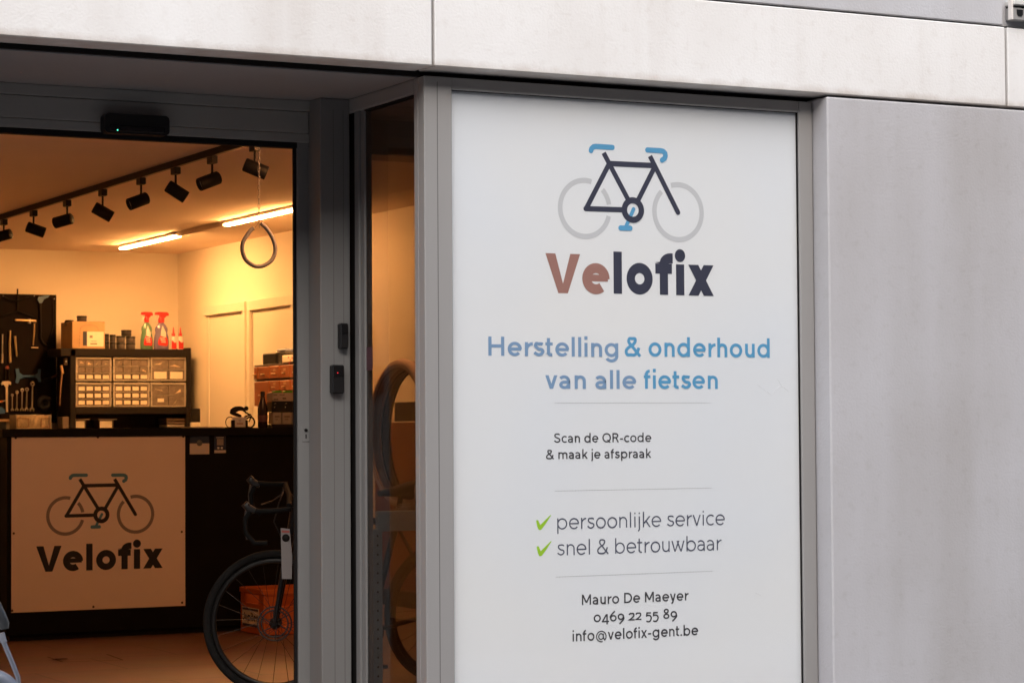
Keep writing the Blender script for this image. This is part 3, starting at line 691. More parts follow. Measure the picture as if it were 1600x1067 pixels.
lab = ['leftmost black spotlight, cut by the edge of the photo', 'second black spotlight from the left on the ceiling track', 'third black spotlight from the left on the ceiling track',
       'fourth black spotlight from the left, tilted down to the right', 'fifth black spotlight from the left, its lens showing at lower left', 'sixth black spotlight from the left, steeply tilted down to the right',
       'second spotlight from the right, its lens showing at lower left', 'rightmost black spotlight, right above the hanging loop']
for k, ((ax, ay), (hx, hy), ang, toward) in enumerate(SP):
    A = atX(ax, ay, XT); D = (A-CAM).dot(fw); H_ = atD(hx, hy, D)
    sc_ = D/3744*1.0
    t_ = thing('track_spotlight', lab[k], 'spotlight', (XT, A.y, ZC-.035), 'spotlights on the ceiling track')
    mb = MB(); mb.box(XT-.017, XT+.017, A.y-.035, A.y+.035, ZC-.075, ZC-.0375, .003); obj('adapter', mb, M['blackp'], t_)
    Ls = .118; R_ = .034
    d = (rt*math.cos(math.radians(ang))+up*math.sin(math.radians(ang)))
    open_left = ang > 0
    d = (d if not open_left else d)
    dirn = (-d if open_left else d) + fw*(toward)
    dirn.normalize(); dirn = dirn
    mb = MB(); mb.tube([(XT, A.y, ZC-.075), (XT, A.y, (ZC-.075+H_.z)/2), (H_.x, H_.y, H_.z)], .006, 8); obj('stem', mb, M['blackm'], t_)
    mb = MB(); base = H_-dirn*(Ls/2); mb.lathe([(0, 0), (R_*.85, .001), (R_, .006), (R_, Ls-.003), (R_*.97, Ls), (R_*.8, Ls), (R_*.76, Ls-.018), (0, Ls-.018)], base, 24, dirn); obj('lamp_head', mb, M['blackm'], t_)
    mb = MB(); mb.lathe([(R_*.7, Ls-.016), (R_*.4, Ls-.013), (0, Ls-.012)], base, 18, dirn); obj('lens', mb, mat('unlit_lens', (.35, .3, .25), .15), t_)

# ------------------------------------------------------------------ hanging loop on a chain
ctop = atD(404.5, 226, 11.2); YQ = ctop.y
hl = thing('hanging_loop', 'grey tube loop hanging on a thin chain inside the door', 'loop', (ctop.x, YQ, ctop.z))
mb = MB(); z0 = ctop.z; z1 = atY(404, 347, YQ).z; n = 17; ll = (z0-z1)/n
for i in range(n):
    c = Vector((ctop.x, YQ, z0-ll*(i+.5))); u = Vector((1, 0, 0)) if i % 2 else Vector((0, 1, 0))
    mb.tube([c+u*(.0052*math.cos(a_))+Vector((0, 0, 1))*(ll*.62*math.sin(a_)) for a_ in [2*PI*k/10 for k in range(10)]], .0013, 5, closed=True)
for sx_ in (-1, 1): mb.tube([(ctop.x, YQ, z1), (ctop.x+sx_*.02*(1 if sx_ < 0 else .1), YQ, z1-.028)], .0012, 5)
obj('chain', mb, mat('dull_chain_steel', (.14, .14, .15), .5, .4), hl)
mb = MB(); P = [(404+x, y) for x, y in ((4, 349), (14, 359), (23, 375), (26, 392), (20, 407), (8, 415), (0, 416.5), (-8, 415), (-20, 406), (-25.5, 391), (-23, 376), (-13, 361), (-8, 357))]
mb.tube([atY(x, y, YQ) for x, y in spline(P, 6)], .0098, 10); obj('tube', mb, mat('grey_rubber_tube', (.20, .21, .25), .75), hl)

# ------------------------------------------------------------------ counter
zct = atY(200, 669, YC-.02).z
xc0 = atY(8, 800, YC).x; xc1 = atY(520, 800, YC).x
ct = thing('shop_counter', 'long black counter facing the entrance', 'counter', ((xc0+xc1)/2, YC, ZFL))
mb = MB(); mb.box(xc0+.01, xc1, YC, YC+.55, ZFL+.03, zct-.045, .003); obj('body', mb, M['black'], ct)
mb = MB(); mb.box(xc0-.02, xc1+.02, YC-.02, YC+.60, zct-.045, zct, .004); obj('counter_top', mb, mat('counter_top_black', (.008, .0075, .0075), .5, spec=.1), ct)
mb = MB(); mb.box(xc0+.03, xc1-.02, YC+.02, YC+.5, ZFL, ZFL+.03); obj('kick_board', mb, M['seal'], ct)
# sign on the counter
YS = YC-.008
def ext(x0, x1, y0, y1, Y): return atY(x0, (y0+y1)/2, Y).x, atY(x1, (y0+y1)/2, Y).x, atY((x0+x1)/2, y1, Y).z, atY((x0+x1)/2, y0, Y).z
s0, s1, sb, st_ = ext(18, 289.5, 679.2, 951.5, YS)
sg = thing('counter_sign', 'square white sign with a bicycle emblem screwed to the black counter front', 'sign', ((s0+s1)/2, YS, sb))
mb = MB(); mb.box(s0, s1, YS, YC-.001, sb, st_, .0012); obj('board', mb, M['signsheet'], sg)
emblem(sg, atY(70.2, 800, YS).x, atY(242, 800, YS).x, atY(155, 738, YS).z, atY(155, 835, YS).z, YS, (M['signink'], M['signgrey'], M['signblue']))
lt('lettering', 'Velofix', 56.5, 254, 892.5, 887.5, 39.5, .178, M['signink'], sg, YS, True, capem=.70)
mb_s = [(24.5, 684), (153, 683), (286.5, 682), (21.5, 833), (284, 830.5), (19, 953.5), (146, 947.5), (284.5, 941)]
for x, y in mb_s:
    c = atY(x, y, YS); mb = MB(); mb.lathe([(.0065, 0), (.006, .002), (.003, .0028), (0, .0028)], (c.x, YS, c.z), 10, (0, -1, 0)); obj('screw', mb, mat('rusty_screw', (.06, .03, .02), .5), sg)
# two stickers right of the sign
def sticker(x0, x1, y0, y1, ysplit, label, dark):
    a0, a1, b0, b1 = ext(x0, x1, y0, y1, YS); zs = atY((x0+x1)/2, ysplit, YS).z
    t_ = thing('counter_sticker', label, 'sticker', ((a0+a1)/2, YC, b0), 'stickers on the counter front')
    mb = MB(); mb.box(a0, a1, YC-.0035, YC-.001, zs, b1, .0005); obj('printed_field', mb, mat('dark_blue_print', (.012, .035, .09), .4), t_)
    mb = MB(); mb.box(a0, a1, YC-.0035, YC-.001, b0, zs-.0003, .0008); obj('white_field', mb, mat('sticker_white', (.6, .56, .5), .5), t_)
    if not dark:
        mb = MB(); c = ((a0+a1)/2, YC-.0035, zs+.002); mb.lathe([(.017, 0), (.016, .001), (0, .0012)], c, 18, (0, -1, 0)); obj('round_mark', mb, mat('mark_blue_grey', (.10, .12, .13), .5), t_)
        for q in (.35, .22): 
            mb = MB(); w_ = a1-a0; mb.box(a0+w_*.2, a1-w_*.2, YC-.0042, YC-.0035, b0+(zs-b0)*q, b0+(zs-b0)*q+.003); obj('printed_line', mb, M['inkgrey'], t_)
    else:
        w_ = a1-a0; hh = b1-zs
        mb = MB(); mb.box(a0+w_*.22, a1-w_*.22, YC-.0042, YC-.0035, zs+hh*.34, zs+hh*.8); obj('pale_square', mb, mat('pale_square', (.30, .26, .23), .5), t_)
        mb = MB(); mb.box(a0+w_*.15, a1-w_*.2, YC-.0042, YC-.0035, zs+hh*.87, zs+hh*.92); obj('printed_line', mb, M['inkgrey'], t_)
        for q in (.25, .55):
            mb = MB(); mb.box(a0+w_*q, a0+w_*(q+.17), YC-.0042, YC-.0035, zs+hh*.08, zs+hh*.22); obj('badge', mb, M['white'], t_)
sticker(297, 327.5, 679, 709.5, 692.5, 'dark blue and white sticker with a round mark, right of the counter sign', False)
sticker(335.5, 353.5, 681, 707.5, 703, 'small narrow blue sticker with a pale square, right of the wider sticker', True)

# cyclist figurine holding cards, on the counter
YF = YC+.06
cf = thing('cyclist_figurine', 'flat black cyclist silhouette holding white cards on the counter', 'card holder', (atY(376, 668, YF).x, YF, zct))
def q2(x, y): return (320+x/8.893, 600+y/8.893)
def zone(pts, th, name, m, parent, Yp=YF):
    P = [atY(*q2(x, y), Yp) for x, y in pts]; mb = MB()
    mb.prism([(p.x, p.z) for p in P], (0, Yp, 0), (1, 0, 0), (0, 0, 1), (0, 1, 0), th); return obj(name, mb, m, parent)
body = [(350, 395), (355, 360), (385, 330), (425, 312), (480, 308), (520, 315), (545, 330), (550, 345), (570, 375), (600, 400), (640, 420), (650, 440), (640, 470), (622, 520), (612, 530), (618, 500), (630, 455), (620, 435), (590, 440), (545, 462), (540, 455), (575, 435), (600, 425), (570, 405), (540, 380), (520, 372), (490, 368), (450, 378), (430, 392), (440, 402), (480, 415), (505, 430), (510, 445), (500, 458), (450, 448), (390, 430), (360, 412)]
# body silhouette as a strip of quads between upper and lower outline
def blob(pairs, name, m, parent, Yp, th):
    mb = MB()
    up_ = [atY(*q2(*a), Yp) for a, b in pairs]; lo_ = [atY(*q2(*b), Yp) for a, b in pairs]; n = len(pairs)
    vs = up_+lo_+[p+Vector((0, th, 0)) for p in up_+lo_]; fs = []
    for i in range(n-1):
        fs += [(i, i+1, n+i+1, n+i), (2*n+i, 3*n+i, 3*n+i+1, 2*n+i+1), (i, 2*n+i, 2*n+i+1, i+1), (n+i, n+i+1, 3*n+i+1, 3*n+i)]
    fs += [(0, n, 3*n, 2*n), (n-1, 3*n-1, 4*n-1, 2*n-1)]
    mb.add(vs, fs); return obj(name, mb, m, parent)
T_ = .004
blob([((349, 398), (349, 402)), ((360, 352), (362, 416)), ((385, 330), (385, 425)), ((425, 312), (425, 398)), ((480, 307), (470, 374)), ((520, 314), (500, 368)), ((545, 328), (530, 374)), ((552, 345), (545, 385))], 'torso', M['blackm'], cf, YF, T_)
blob([((350, 400), (360, 414)), ((400, 388), (392, 432)), ((440, 398), (440, 448)), ((480, 414), (475, 457)), ((503, 428), (498, 461)), ((512, 440), (506, 452))], 'leg', M['blackm'], cf, YF-.0005, T_+.001)
mb = MB(); mb.tube([atY(*q2(x, y), YF+.002) for x, y in ((540, 360), (570, 395), (610, 418), (640, 425))], [.006, .0045, .004, .004], 8); obj('arm', mb, M['blackm'], cf)
c = atY(*q2(577, 338), YF); rr = (atY(*q2(606, 338), YF)-c).length
mb = MB(); mb.lathe([(rr, -.002), (rr, .003)], c, 24, (0, 1, 0)); obj('head', mb, M['blackm'], cf)
def cring(cx, cy, rx, ry, a0, a1, r, name):
    mb = MB(); mb.tube([atY(*q2(x, y), YF+.002) for x, y in arc(cx, cy, rx, ry, a0, a1, 28)], r, 8); obj(name, mb, M['blackm'], cf)
cring(350, 530, 60, 74, 100, 300, .0025, 'wheel'); cring(630, 530, 60, 72, -140, 120, .005, 'wheel')
mb = MB(); mb.tube([atY(*q2(x, y), YF+.002) for x, y in ((545, 458), (590, 440), (632, 428), (646, 440), (632, 480), (612, 526))], .004, 8); obj('handlebar', mb, M['blackm'], cf)
mb = MB(); pxbox(mb, *q2(345, 596), *q2(645, 612), YF-.03, .08, .001); obj('base', mb, M['blackm'], cf)
for x0, x1 in ((378, 420), (568, 600)):
    mb = MB(); pxbox(mb, *q2(x0, 500), *q2(x1, 600), YF-.008, .02, .001); obj('card_slot', mb, M['blackm'], cf)
mb = MB(); pxbox(mb, *q2(385, 458), *q2(578, 597), YF-.004, .003); cds = obj('business_cards', mb, M['white']); tag(cds, 'stack of small white cards held by the cyclist silhouette', 'cards')
mb = MB(); pxbox(mb, *q2(445, 542), *q2(530, 556), YF-.0045, .0004); o_ = obj('printed_line', mb, M['inkbrown'], cds)
mb = MB(); pxbox(mb, *q2(470, 490), *q2(505, 522), YF-.0045, .0004); obj('printed_mark', mb, M['inkgrey'], cds)
mb = MB(); mb.box(atY(298, 667, YC+.1).x, atY(345, 667, YC+.1).x, YC+.05, YC+.25, zct+.0005, zct+.006); tag(obj('paper_sheets', mb, M['paper']), 'flat sheets of paper lying at the middle of the counter top', 'paper')

# ------------------------------------------------------------------ bench behind, storage shelf
YSH = YB-.50
zb_ = atY(200, 669.5, YSH).z
mb = MB(); x0 = atY(-60, 669, YSH).x; x1 = atY(310, 669, YSH).x
wb = thing('workbench', 'dark workbench along the back wall, behind the counter', 'workbench', ((x0+x1)/2, YSH, ZFL))
mb = MB(); mb.box(x0, x1, YSH-.1, YB-.01, zb_-.05, zb_, .003); obj('bench_top', mb, M['black'], wb)
for q in (x0+.05, x1-.1):
    mb = MB(); mb.box(q, q+.06, YSH-.05, YB-.05, ZFL, zb_-.05); obj('leg', mb, M['blackm'], wb)
sh = thing('storage_shelf', 'black shelf unit full of small parts cabinets against the back wall', 'shelf', (atY(205, 669, YSH).x, YSH, zb_))
def e5(x, y): return (80+x/5.083, 470+y/5.083)
def pb(x0, y0, x1, y1, Y, dy, b=0): m_ = MB(); pxbox(m_, x0, y0, x1, y1, Y, dy, b); return m_
M['shelf'] = mat('black_shelf_board', (.010, .007, .0065), .65, var=.1, vscale=10, spec=.25)
obj('side_panel', pb(110, 545.5, 118.4, 669, YSH, .36, .002), M['shelf'], sh)
obj('side_panel', pb(291.5, 543.5, 298.5, 667, YSH, .36, .002), M['shelf'], sh)
obj('top_board', pb(95, 545, 291.4, 557, YSH, .36, .002), M['shelf'], sh)
obj('shelf_board', pb(118.5, 636.5, 291.4, 646.5, YSH+.002, .35, .002), M['shelf'], sh)
obj('back_panel', pb(100, 557, 291.4, 668.5, YSH+.351, .01), mat('back_panel_dark', (.03, .018, .012), .7), sh)
lab_ = ['upper left parts cabinet, two rows of clear drawers over one labelled row', 'upper middle parts cabinet, two rows of clear drawers over one labelled row', 'upper right parts cabinet with four large drawers, the lower two labelled',
        'lower left parts cabinet with three rows of labelled drawers', 'lower middle parts cabinet with three rows of labelled drawers', 'lower right parts cabinet with four large drawers and a single small label']
cols_ = [(118.6, 174.3), (176.8, 233.8), (235.5, 290.8)]; rows_ = [(558.2, 595.6), (597.8, 635.8)]
YK = YSH+.012
junk = mat('plastic_bag_contents', (.62, .5, .36), .3, coat=.5)
for r in range(2):
    for c in range(3):
        (x0, x1), (y0, y1) = cols_[c], rows_[r]
        a0, a1, b0, b1 = ext(x0, x1, y0, y1, YK)
        t_ = thing('parts_cabinet', lab_[r*3+c], 'parts cabinet', ((a0+a1)/2, YK, b0), 'small parts cabinets on the shelf')
        w_, h_ = a1-a0, b1-b0; fx, fz = w_*.045, h_*.055
        nr, nc = (3, 4) if c < 2 else (2, 2)
        m_ = MB(); m_.box(a0, a1, YK, YK+.14, b1-fz*1.6, b1, .003); m_.box(a0, a1, YK, YK+.14, b0, b0+fz, .003)
        m_.box(a0, a0+fx, YK+.0003, YK+.14, b0+fz, b1-fz*1.6); m_.box(a1-fx, a1, YK+.0003, YK+.14, b0+fz, b1-fz*1.6); m_.box(a0+fx, a1-fx, YK+.12, YK+.139, b0+fz, b1-fz*1.6)
        cw = (w_-2*fx)/nc; ch = (h_-fz*2.6)/nr
        for k in range(1, nr): m_.box(a0+fx, a1-fx, YK+.001, YK+.12, b0+fz+k*ch-.0018, b0+fz+k*ch+.0018)
        obj('frame', m_, M['plast'], t_)
        for i in range(nr):
            for j in range(nc):
                u0 = a0+fx+j*cw+.0015; u1 = u0+cw-.003; v0 = b0+fz+i*ch+.0025; v1 = v0+ch-.006
                m_ = MB(); m_.box(u0, u1, YK+.004, YK+.11, v0, v1, .0015)
                m_.box(u0+cw*.3, u1-cw*.3, YK-.002, YK+.006, v0+.001, v0+.005)
                d = obj('drawer', m_, M['drawer'], t_)
                labelled = (r == 1 and c < 2) or (r == 0 and i == 0) or (r == 1 and c == 2 and i == 0 and j == 0)
                if labelled:
                    m_ = MB(); k = random.uniform(-.001, .001)
                    if c < 2: m_.box(u0+cw*.12, u1-cw*.08, YK+.0028, YK+.0036, v0+ch*.14+k, v1-ch*.20+k)
                    elif r == 0: m_.box(u0+cw*.10, u1-cw*.10, YK+.0028, YK+.0036, v0+ch*.08, v1-ch*.16)
                    else: m_.box(u0+cw*.32, u1-cw*.26, YK+.0028, YK+.0036, v0+ch*.32, v1-ch*.26)
                    obj('label_card', m_, M['paper'], d)
                elif c == 2 or random.random() < .4:
                    m_ = MB(); P = [Vector((random.uniform(u0+.006, u1-.006), YK+.0034-.0002*k, random.uniform(v0+.004, v0+(v1-v0)*.7))) for k in range(3)]
                    m_.add(P, [(0, 1, 2)]); obj('contents', m_, junk, d)
# black clips between the cabinets
mb = MB()
for x, y in ((175.5, 577), (234.6, 577), (175.5, 616), (234.6, 616)): pxbox(mb, x-1, y-5, x+1, y+5, YK+.0, .01)
for x in (147, 205, 263): pxbox(mb, x-10, 595.4, x+10, 597.6, YK-.002, .02)
obj('cabinet_clips', mb, M['blackp'], sh)

YT_ = YSH+.03
# cardboard box
a0, a1, b0, b1 = ext(112.8, 164, 502.5, 543.8, YT_)
bx = thing('cardboard_box', 'brown cardboard box with a white label on top of the shelf unit', 'box', ((a0+a1)/2, YT_, b0))
mb = MB(); zt2 = atY(138, 545.2, YSH).z+.001; mb.box(a0, a1, YT_, YT_+.30, zt2, b1, .003)
obj('carton', mb, M['cardboard'], bx)
m_ = pb(*e5(285, 245), *e5(417, 362), YT_-.001, .001); obj('shipping_label', m_, M['paper'], bx)
m_ = pb(*e5(252, 243), *e5(284, 355), YT_-.0012, .001); obj('black_strip', m_, M['ink'], bx)
for q in ((305, 275, 330, 295), (315, 318, 360, 323), (310, 335, 365, 347)):
    obj('print', pb(*e5(q[0], q[1]), *e5(q[2], q[3]), YT_-.0016, .0005), mat('label_print', (.25, .2, .15), .6), bx)
P = [(222, 360), (226, 300), (230, 240), (237, 212), (262, 197), (310, 193), (350, 200), (370, 220), (374, 242)]
mb = MB()
pts = [Vector((atY(*e5(x, y), YT_).x, YT_-.001, atY(*e5(x, y), YT_).z)) for x, y in spline([(float(a_), float(b__)) for a_, b__ in P], 5)]
for i in range(0, len(pts)-1, 2): mb.tube([pts[i], pts[i+1]], .0016, 5)
obj('printed_dashes', mb, M['ink'], bx)
mb = pb(*e5(92, 168), *e5(112, 205), YT_+.08, .04); 
a = atX(*e5(98, 185), a0-.002); mb = MB(); mb.box(a0-.0012, a0-.0002, YT_+.14, YT_+.20, a.z-.018, a.z+.018); obj('tape', mb, M['clear'], bx)
mb = MB(); mb.box(a0+.001, a1-.001, YT_+.001, YT_+.299, b1, b1+.001); obj('flap_seam', mb, M['cardboard_dark'], bx)
def pot(x0, x1, y0, y1, Y, label, grp, m, z_over=None, name='pot', cat='tub'):
    a = atY(x0, (y0+y1)/2, Y); b = atY(x1, (y0+y1)/2, Y); zt2 = atY((x0+x1)/2, y0, Y).z; zb2_ = atY((x0+x1)/2, y1, Y).z
    if z_over is not None: zb2_ = z_over
    r = (b.x-a.x)/2*.97; h = zt2-zb2_; c = ((a.x+b.x)/2, Y+r, zb2_)
    t_ = thing(name, label, cat, c, grp)
    mb = MB(); mb.lathe([(r*.9, 0), (r*.95, h*.02), (r*.95, h*.70)], c, 22); obj('body', mb, m, t_)
    mb = MB(); mb.lathe([(r, h*.70), (r, h*.95), (r*.94, h), (0, h)], c, 22); obj('lid', mb, M['blackp'], t_)
gp = 'dark tubs on the shelf unit'
ztop = atY(200, 545.2, YSH).z+.001
dk = mat('dark_grey_tub', (.05, .042, .042), .5, var=.2, vscale=30); dk2 = mat('warm_grey_tub', (.13, .11, .10), .5, var=.15, vscale=20)
ym = YT_+.02
def tub(x0, y0, x1, y1, lab, m, zo, Y=ym):
    (p, q), (r, s) = e5(x0, y0), e5(x1, y1); pot(p, r, q, s, Y, lab, gp, m, zo)
tub(417, 322, 468, 376, 'bottom black tub at the left end of the row, touching the cardboard box', dk, ztop, ym+.05)
zr = atY(*e5(440, 322), ym).z
tub(417, 262, 468, 320, 'upper black tub at the left end of the row, touching the cardboard box', dk, None, ym+.05)
tub(472, 326, 520, 376, 'lower black tub, second from the left in the row of tubs', dk, ztop)
tub(472, 268, 520, 324, 'upper black tub, second from the left in the row of tubs', dk, None)
tub(527, 330, 598, 376, 'lower grey tub in the middle stack of two', dk2, ztop)
tub(527, 277, 598, 328, 'upper grey tub in the middle stack of two', dk2, None)
tub(604, 332, 680, 376, 'lower grey tub at the right end of the row', dk2, ztop)
tub(604, 282, 680, 330, 'upper grey tub at the right end of the row, under the topmost tub', dk2, None)
tub(568, 230, 652, 279, 'topmost black tub, standing on the two right stacks', dk, None)
(p, q), (r, s) = e5(214, 118), e5(296, 152); pot(p, r, q, s, YT_+.05, 'small black tub on top of the cardboard box', gp, dk, b1+.001)
(p, q), (r, s) = e5(70, 145), e5(145, 165); 
mb = MB(); c0 = atY(*e5(105, 163), YT_+.22); mb.lathe([(.035, 0), (.036, .012), (.03, .02), (0, .021)], (a0+.05, YT_+.24, b1+.001), 20); tag(obj('flat_tin', mb, M['blackp']), 'flat black tin on the far left of the cardboard box', 'tin')

# spray bottles
def sprayer(x0, x1, y0, y1, ytr, label, liquid):
    Y = YSH+.10
    a = atY(x0, (y0+y1)/2, Y); b = atY(x1, (y0+y1)/2, Y); zt2 = atY((x0+x1)/2, y0, Y).z; z0 = ztop; ztr = atY((x0+x1)/2, ytr, Y).z
    w = (b.x-a.x)/2; h = zt2-z0; c = ((a.x+b.x)/2, Y, z0)
    t_ = thing('spray_bottle', label, 'spray bottle', c, 'spray bottles on the shelf unit')
    prof = [(.92, 0), (1, .03), (1, .30), (.93, .48), (.80, .62), (.86, .74), (.80, .82), (.52, .93), (.36, .97), (.34, 1.0)]
    mb = MB(); mb.lathe([(w*r_, h*q) for r_, q in prof], c, 24, sy=.55); obj('bottle', mb, liquid, t_)
    mb = MB(); sc2 = [(-.62, .06), (.55, .02), (.66, .18), (.60, .44), (.40, .62), (.05, .74), (-.30, .66), (-.60, .40), (-.70, .18)]
    pts = [(c[0]+w*p*1.0+w*.05, z0+h*(.12+q*.72*.62/.62*.86)) for p, q in sc2]
    mb.prism(pts, (0, Y-w*.555, 0), (1, 0, 0), (0, 0, 1), (0, -1, 0), .001); obj('label', mb, M['red'], t_)
    mb = MB(); drop = [(-.25, .50), (.42, .44), (.44, .62), (.12, .80), (-.02, .88), (-.22, .70)]
    mb.prism([(c[0]+w*p, z0+h*q) for p, q in drop], (0, Y-w*.56, 0), (1, 0, 0), (0, 0, 1), (0, -1, 0), .0018); obj('white_patch', mb, M['white'], t_)
    for k, (p0, p1, q) in enumerate(((-.35, .3, .40), (-.3, .35, .33), (-.2, .4, .26))):
        mb = MB(); mb.box(c[0]+w*p0, c[0]+w*p1, Y-w*.56-.0022, Y-w*.56-.001, z0+h*q, z0+h*(q+.03)); obj('printed_line', mb, M['white'], t_)
    H = ztr-zt2
    mb = MB(); mb.lathe([(w*.40, 0), (w*.40, H*.42), (w*.32, H*.5)], (c[0], Y, zt2), 16)
    hd = [(-.15, .42), (.40, .42), (.62, .60), (1.0, .66), (1.02, .84), (.75, .98), (-.35, 1.0), (-.85, .96), (-.92, .72), (-.5, .70), (-.2, .62)]
    mb.prism([(c[0]+w*p*.92, zt2+H*q) for p, q in hd], (0, Y-w*.28, 0), (1, 0, 0), (0, 0, 1), (0, 1, 0), w*.56); obj('spray_head', mb, M['red'], t_)
    mb = MB(); mb.prism([(c[0]+w*p, zt2+H*q) for p, q in ((-.52, .68), (-.36, .68), (-.42, .35), (-.80, .02), (-.88, .06), (-.60, .42))], (0, Y-w*.16, 0), (1, 0, 0), (0, 0, 1), (0, 1, 0), w*.3); obj('trigger', mb, M['white'], t_)
sprayer(219.5, 238.8, 503.5, 545.5, 487.3, 'spray bottle with greenish liquid and red head, left of the pair', mat('green_tinted_bottle', (.12, .24, .15), .2, coat=.6))
sprayer(240.5, 263.6, 504, 545.5, 487.5, 'spray bottle with violet liquid and red head, right of the pair', mat('violet_tinted_bottle', (.20, .17, .30), .2, coat=.6))
def gluebottle(x0, x1, y0, label):
    Y = YSH+.08; a = atY(x0, 525, Y); b = atY(x1, 525, Y); zt2 = atY((x0+x1)/2, y0, Y).z; w = (b.x-a.x)/2; h = zt2-ztop; c = ((a.x+b.x)/2, Y, ztop)
    t_ = thing('glue_bottle', label, 'small bottle', c, 'little glue bottles on the shelf unit')
    mb = MB(); mb.lathe([(w, 0), (w, h*.42), (w*.9, h*.52), (w*.6, h*.58), (w*.55, h*.62)], c, 18, sy=.7); obj('bottle', mb, M['white'], t_)
    mb = MB(); mb.prism([(c[0]-w*.9, c[2]+h*.03), (c[0]+w*.9, c[2]+h*.03), (c[0]+w*.9, c[2]+h*.34), (c[0]+w*.3, c[2]+h*.30), (c[0]-w*.9, c[2]+h*.42)], (0, Y-w*.71, 0), (1, 0, 0), (0, 0, 1), (0, -1, 0), .001); obj('label', mb, M['red'], t_)
    mb = MB(); mb.lathe([(w*.62, h*.60), (w*.62, h*.70), (w*.35, h*.74), (w*.22, h*.9), (w*.1, h)], c, 14); obj('cap', mb, M['red'], t_)
gluebottle(266.8, 275.2, 511, 'small red and white bottle with pointed red cap, left of the two')
gluebottle(277.6, 286, 511, 'small red and white bottle with pointed red cap, right of the two')

# things on the bench level under the shelf
def binbox(x0, y0, x1, y1, label, m, card=True):
    Y = YSH+.05; a0, a1, b0, b1 = ext(x0, x1, y0, y1, Y); t_ = thing('storage_bin', label, 'bin', ((a0+a1)/2, Y, zb_), 'bins under the shelf board')
    mb = MB(); mb.box(a0-.004, a1+.004, Y, Y+.16, zb_+.001, b1, .006); obj('bin', mb, m, t_)
    mb = MB(); mb.box(a0-.012, a1+.03, Y-.004, Y+.17, b1, b1+.008, .003); obj('rim', mb, M['plast'], t_)
    mb = MB(); mb.box(a0, a1-.01, Y-.002, Y-.0005, zb_+.008, b1-.008); obj('label_card', mb, M['paper'], t_)
dbin = mat('dark_bin', (.06, .04, .035), .4)
binbox(118.5, 656, 134, 668.5, 'dark open bin with a cream label at the left under the shelf', dbin)
binbox(156, 656, 177, 668.5, 'dark open bin with a cream label in the middle under the shelf', dbin)
t_ = thing('plastic_trays', 'stack of clear flat trays at the right end under the shelf', 'trays', (atY(275, 668, YSH+.05).x, YSH+.05, zb_))
for k in range(3):
    obj('tray', pb(260+k*.6, 653.5+k*5, 290.5-k*.4, 657.5+k*5, YSH+.05, .2, .003), M['plast'] if k == 2 else mat('smoky_tray', (.16, .11, .09), .3), t_)
a0, a1, b0, b1 = ext(97.5, 108.5, 651, 668.5, YSH+.02); mb = MB(); mb.box(a0, a1, YSH+.02, YSH+.15, zb_+.001, b1, .004); tag(obj('grey_canister', mb, mat('grey_brown_box', (.16, .12, .10), .5)), 'small grey brown box on the bench just left of the shelf unit', 'box')
obj_ = pb(299.5, 638, 320.5, 659.5, YSH-.02, .10, .004); t_ = thing('black_holder', 'black box holding paper, right of the shelf unit', 'holder', (atY(310, 668, YSH).x, YSH, zb_)); obj('holder', obj_, M['blackp'], t_)
obj('paper_stack', pb(299, 659.8, 321.5, 668.6, YSH-.03, .12, .002), M['paper'], t_)

# clear case with small bags at the left
a0, a1, b0, b1 = ext(24, 79, 647.5, 669, YSH)
t_ = thing('plastic_case', 'clear plastic case full of small parts on the bench under the wrenches', 'case', ((a0+a1)/2, YSH, zb_))
mb = MB(); mb.box(a0, a1, YSH-.02, YSH+.16, zb_+.001, zb_+.006); mb.box(a0, a1, YSH+.155, YSH+.16, zb_+.006, b1); mb.box(a0, a0+.004, YSH-.02, YSH+.155, zb_+.006, b1); mb.box(a1-.004, a1, YSH-.02, YSH+.155, zb_+.006, b1); obj('tray', mb, M['plast'], t_)
mb = MB(); mb.box(a0, a1, YSH-.022, YSH-.018, zb_+.004, b1-.006, .001); obj('front', mb, M['clear'], t_)
mb = MB(); nx_, nz_ = 16, 7
vs = []
for i in range(nx_):
    for j in range(nz_):
        vs.append((a0+.01+(a1-a0-.02)*i/(nx_-1), YSH+.012+.018*math.sin(i*1.9+j*.7)*math.cos(j*1.3+i*.8)+random.uniform(-.006, .006), zb_+.006+(b1-zb_-.014+random.uniform(-.004, .004))*j/(nz_-1)))
mb.add(vs, [(i*nz_+j, (i+1)*nz_+j, (i+1)*nz_+j+1, i*nz_+j+1) for i in range(nx_-1) for j in range(nz_-1)], True); obj('crumpled_bag', mb, mat('crumpled_bag', (.80, .62, .40), .4, var=.25, vscale=25), t_)
for x0, x1 in ((27, 44.5), (64.5, 78)):
    P = [atY(x, y, YSH-.024) for x, y in ((x0, 653.5), (x1, 653.5), (x1, 667), (x0, 667))]; mb = MB(); mb.tube(P, .0035, 6, closed=True); obj('latch_frame', mb, M['cardboard_dark'], t_)
a0, a1, b0, b1 = ext(-12, 14.5, 655, 660, YSH); mb = MB(); mb.box(a0, a1, YSH, YSH+.15, b0+.004, b1, .003)
t_ = thing('shallow_tray', 'shallow tray with a shiny rim at the left edge of the photo', 'tray', (a0, YSH, b0)); obj('rim', mb, mat('tray_rim', (.5, .35, .2), .3, .6), t_)
mb = MB(); mb.box(a0+.02, a1-.02, YSH+.01, YSH+.14, zb_, b0+.004, .003); obj('tray', mb, M['blackp'], t_)
# brown cabinet piece left of the counter
mb = MB(); pxbox(mb, -30, 700, 6, 985, YC+.25, .3, .003); tag(obj('side_cupboard', mb, mat('brown_board', (.10, .05, .03), .6)), 'narrow strip of brown cupboard left of the black counter', 'cupboard')

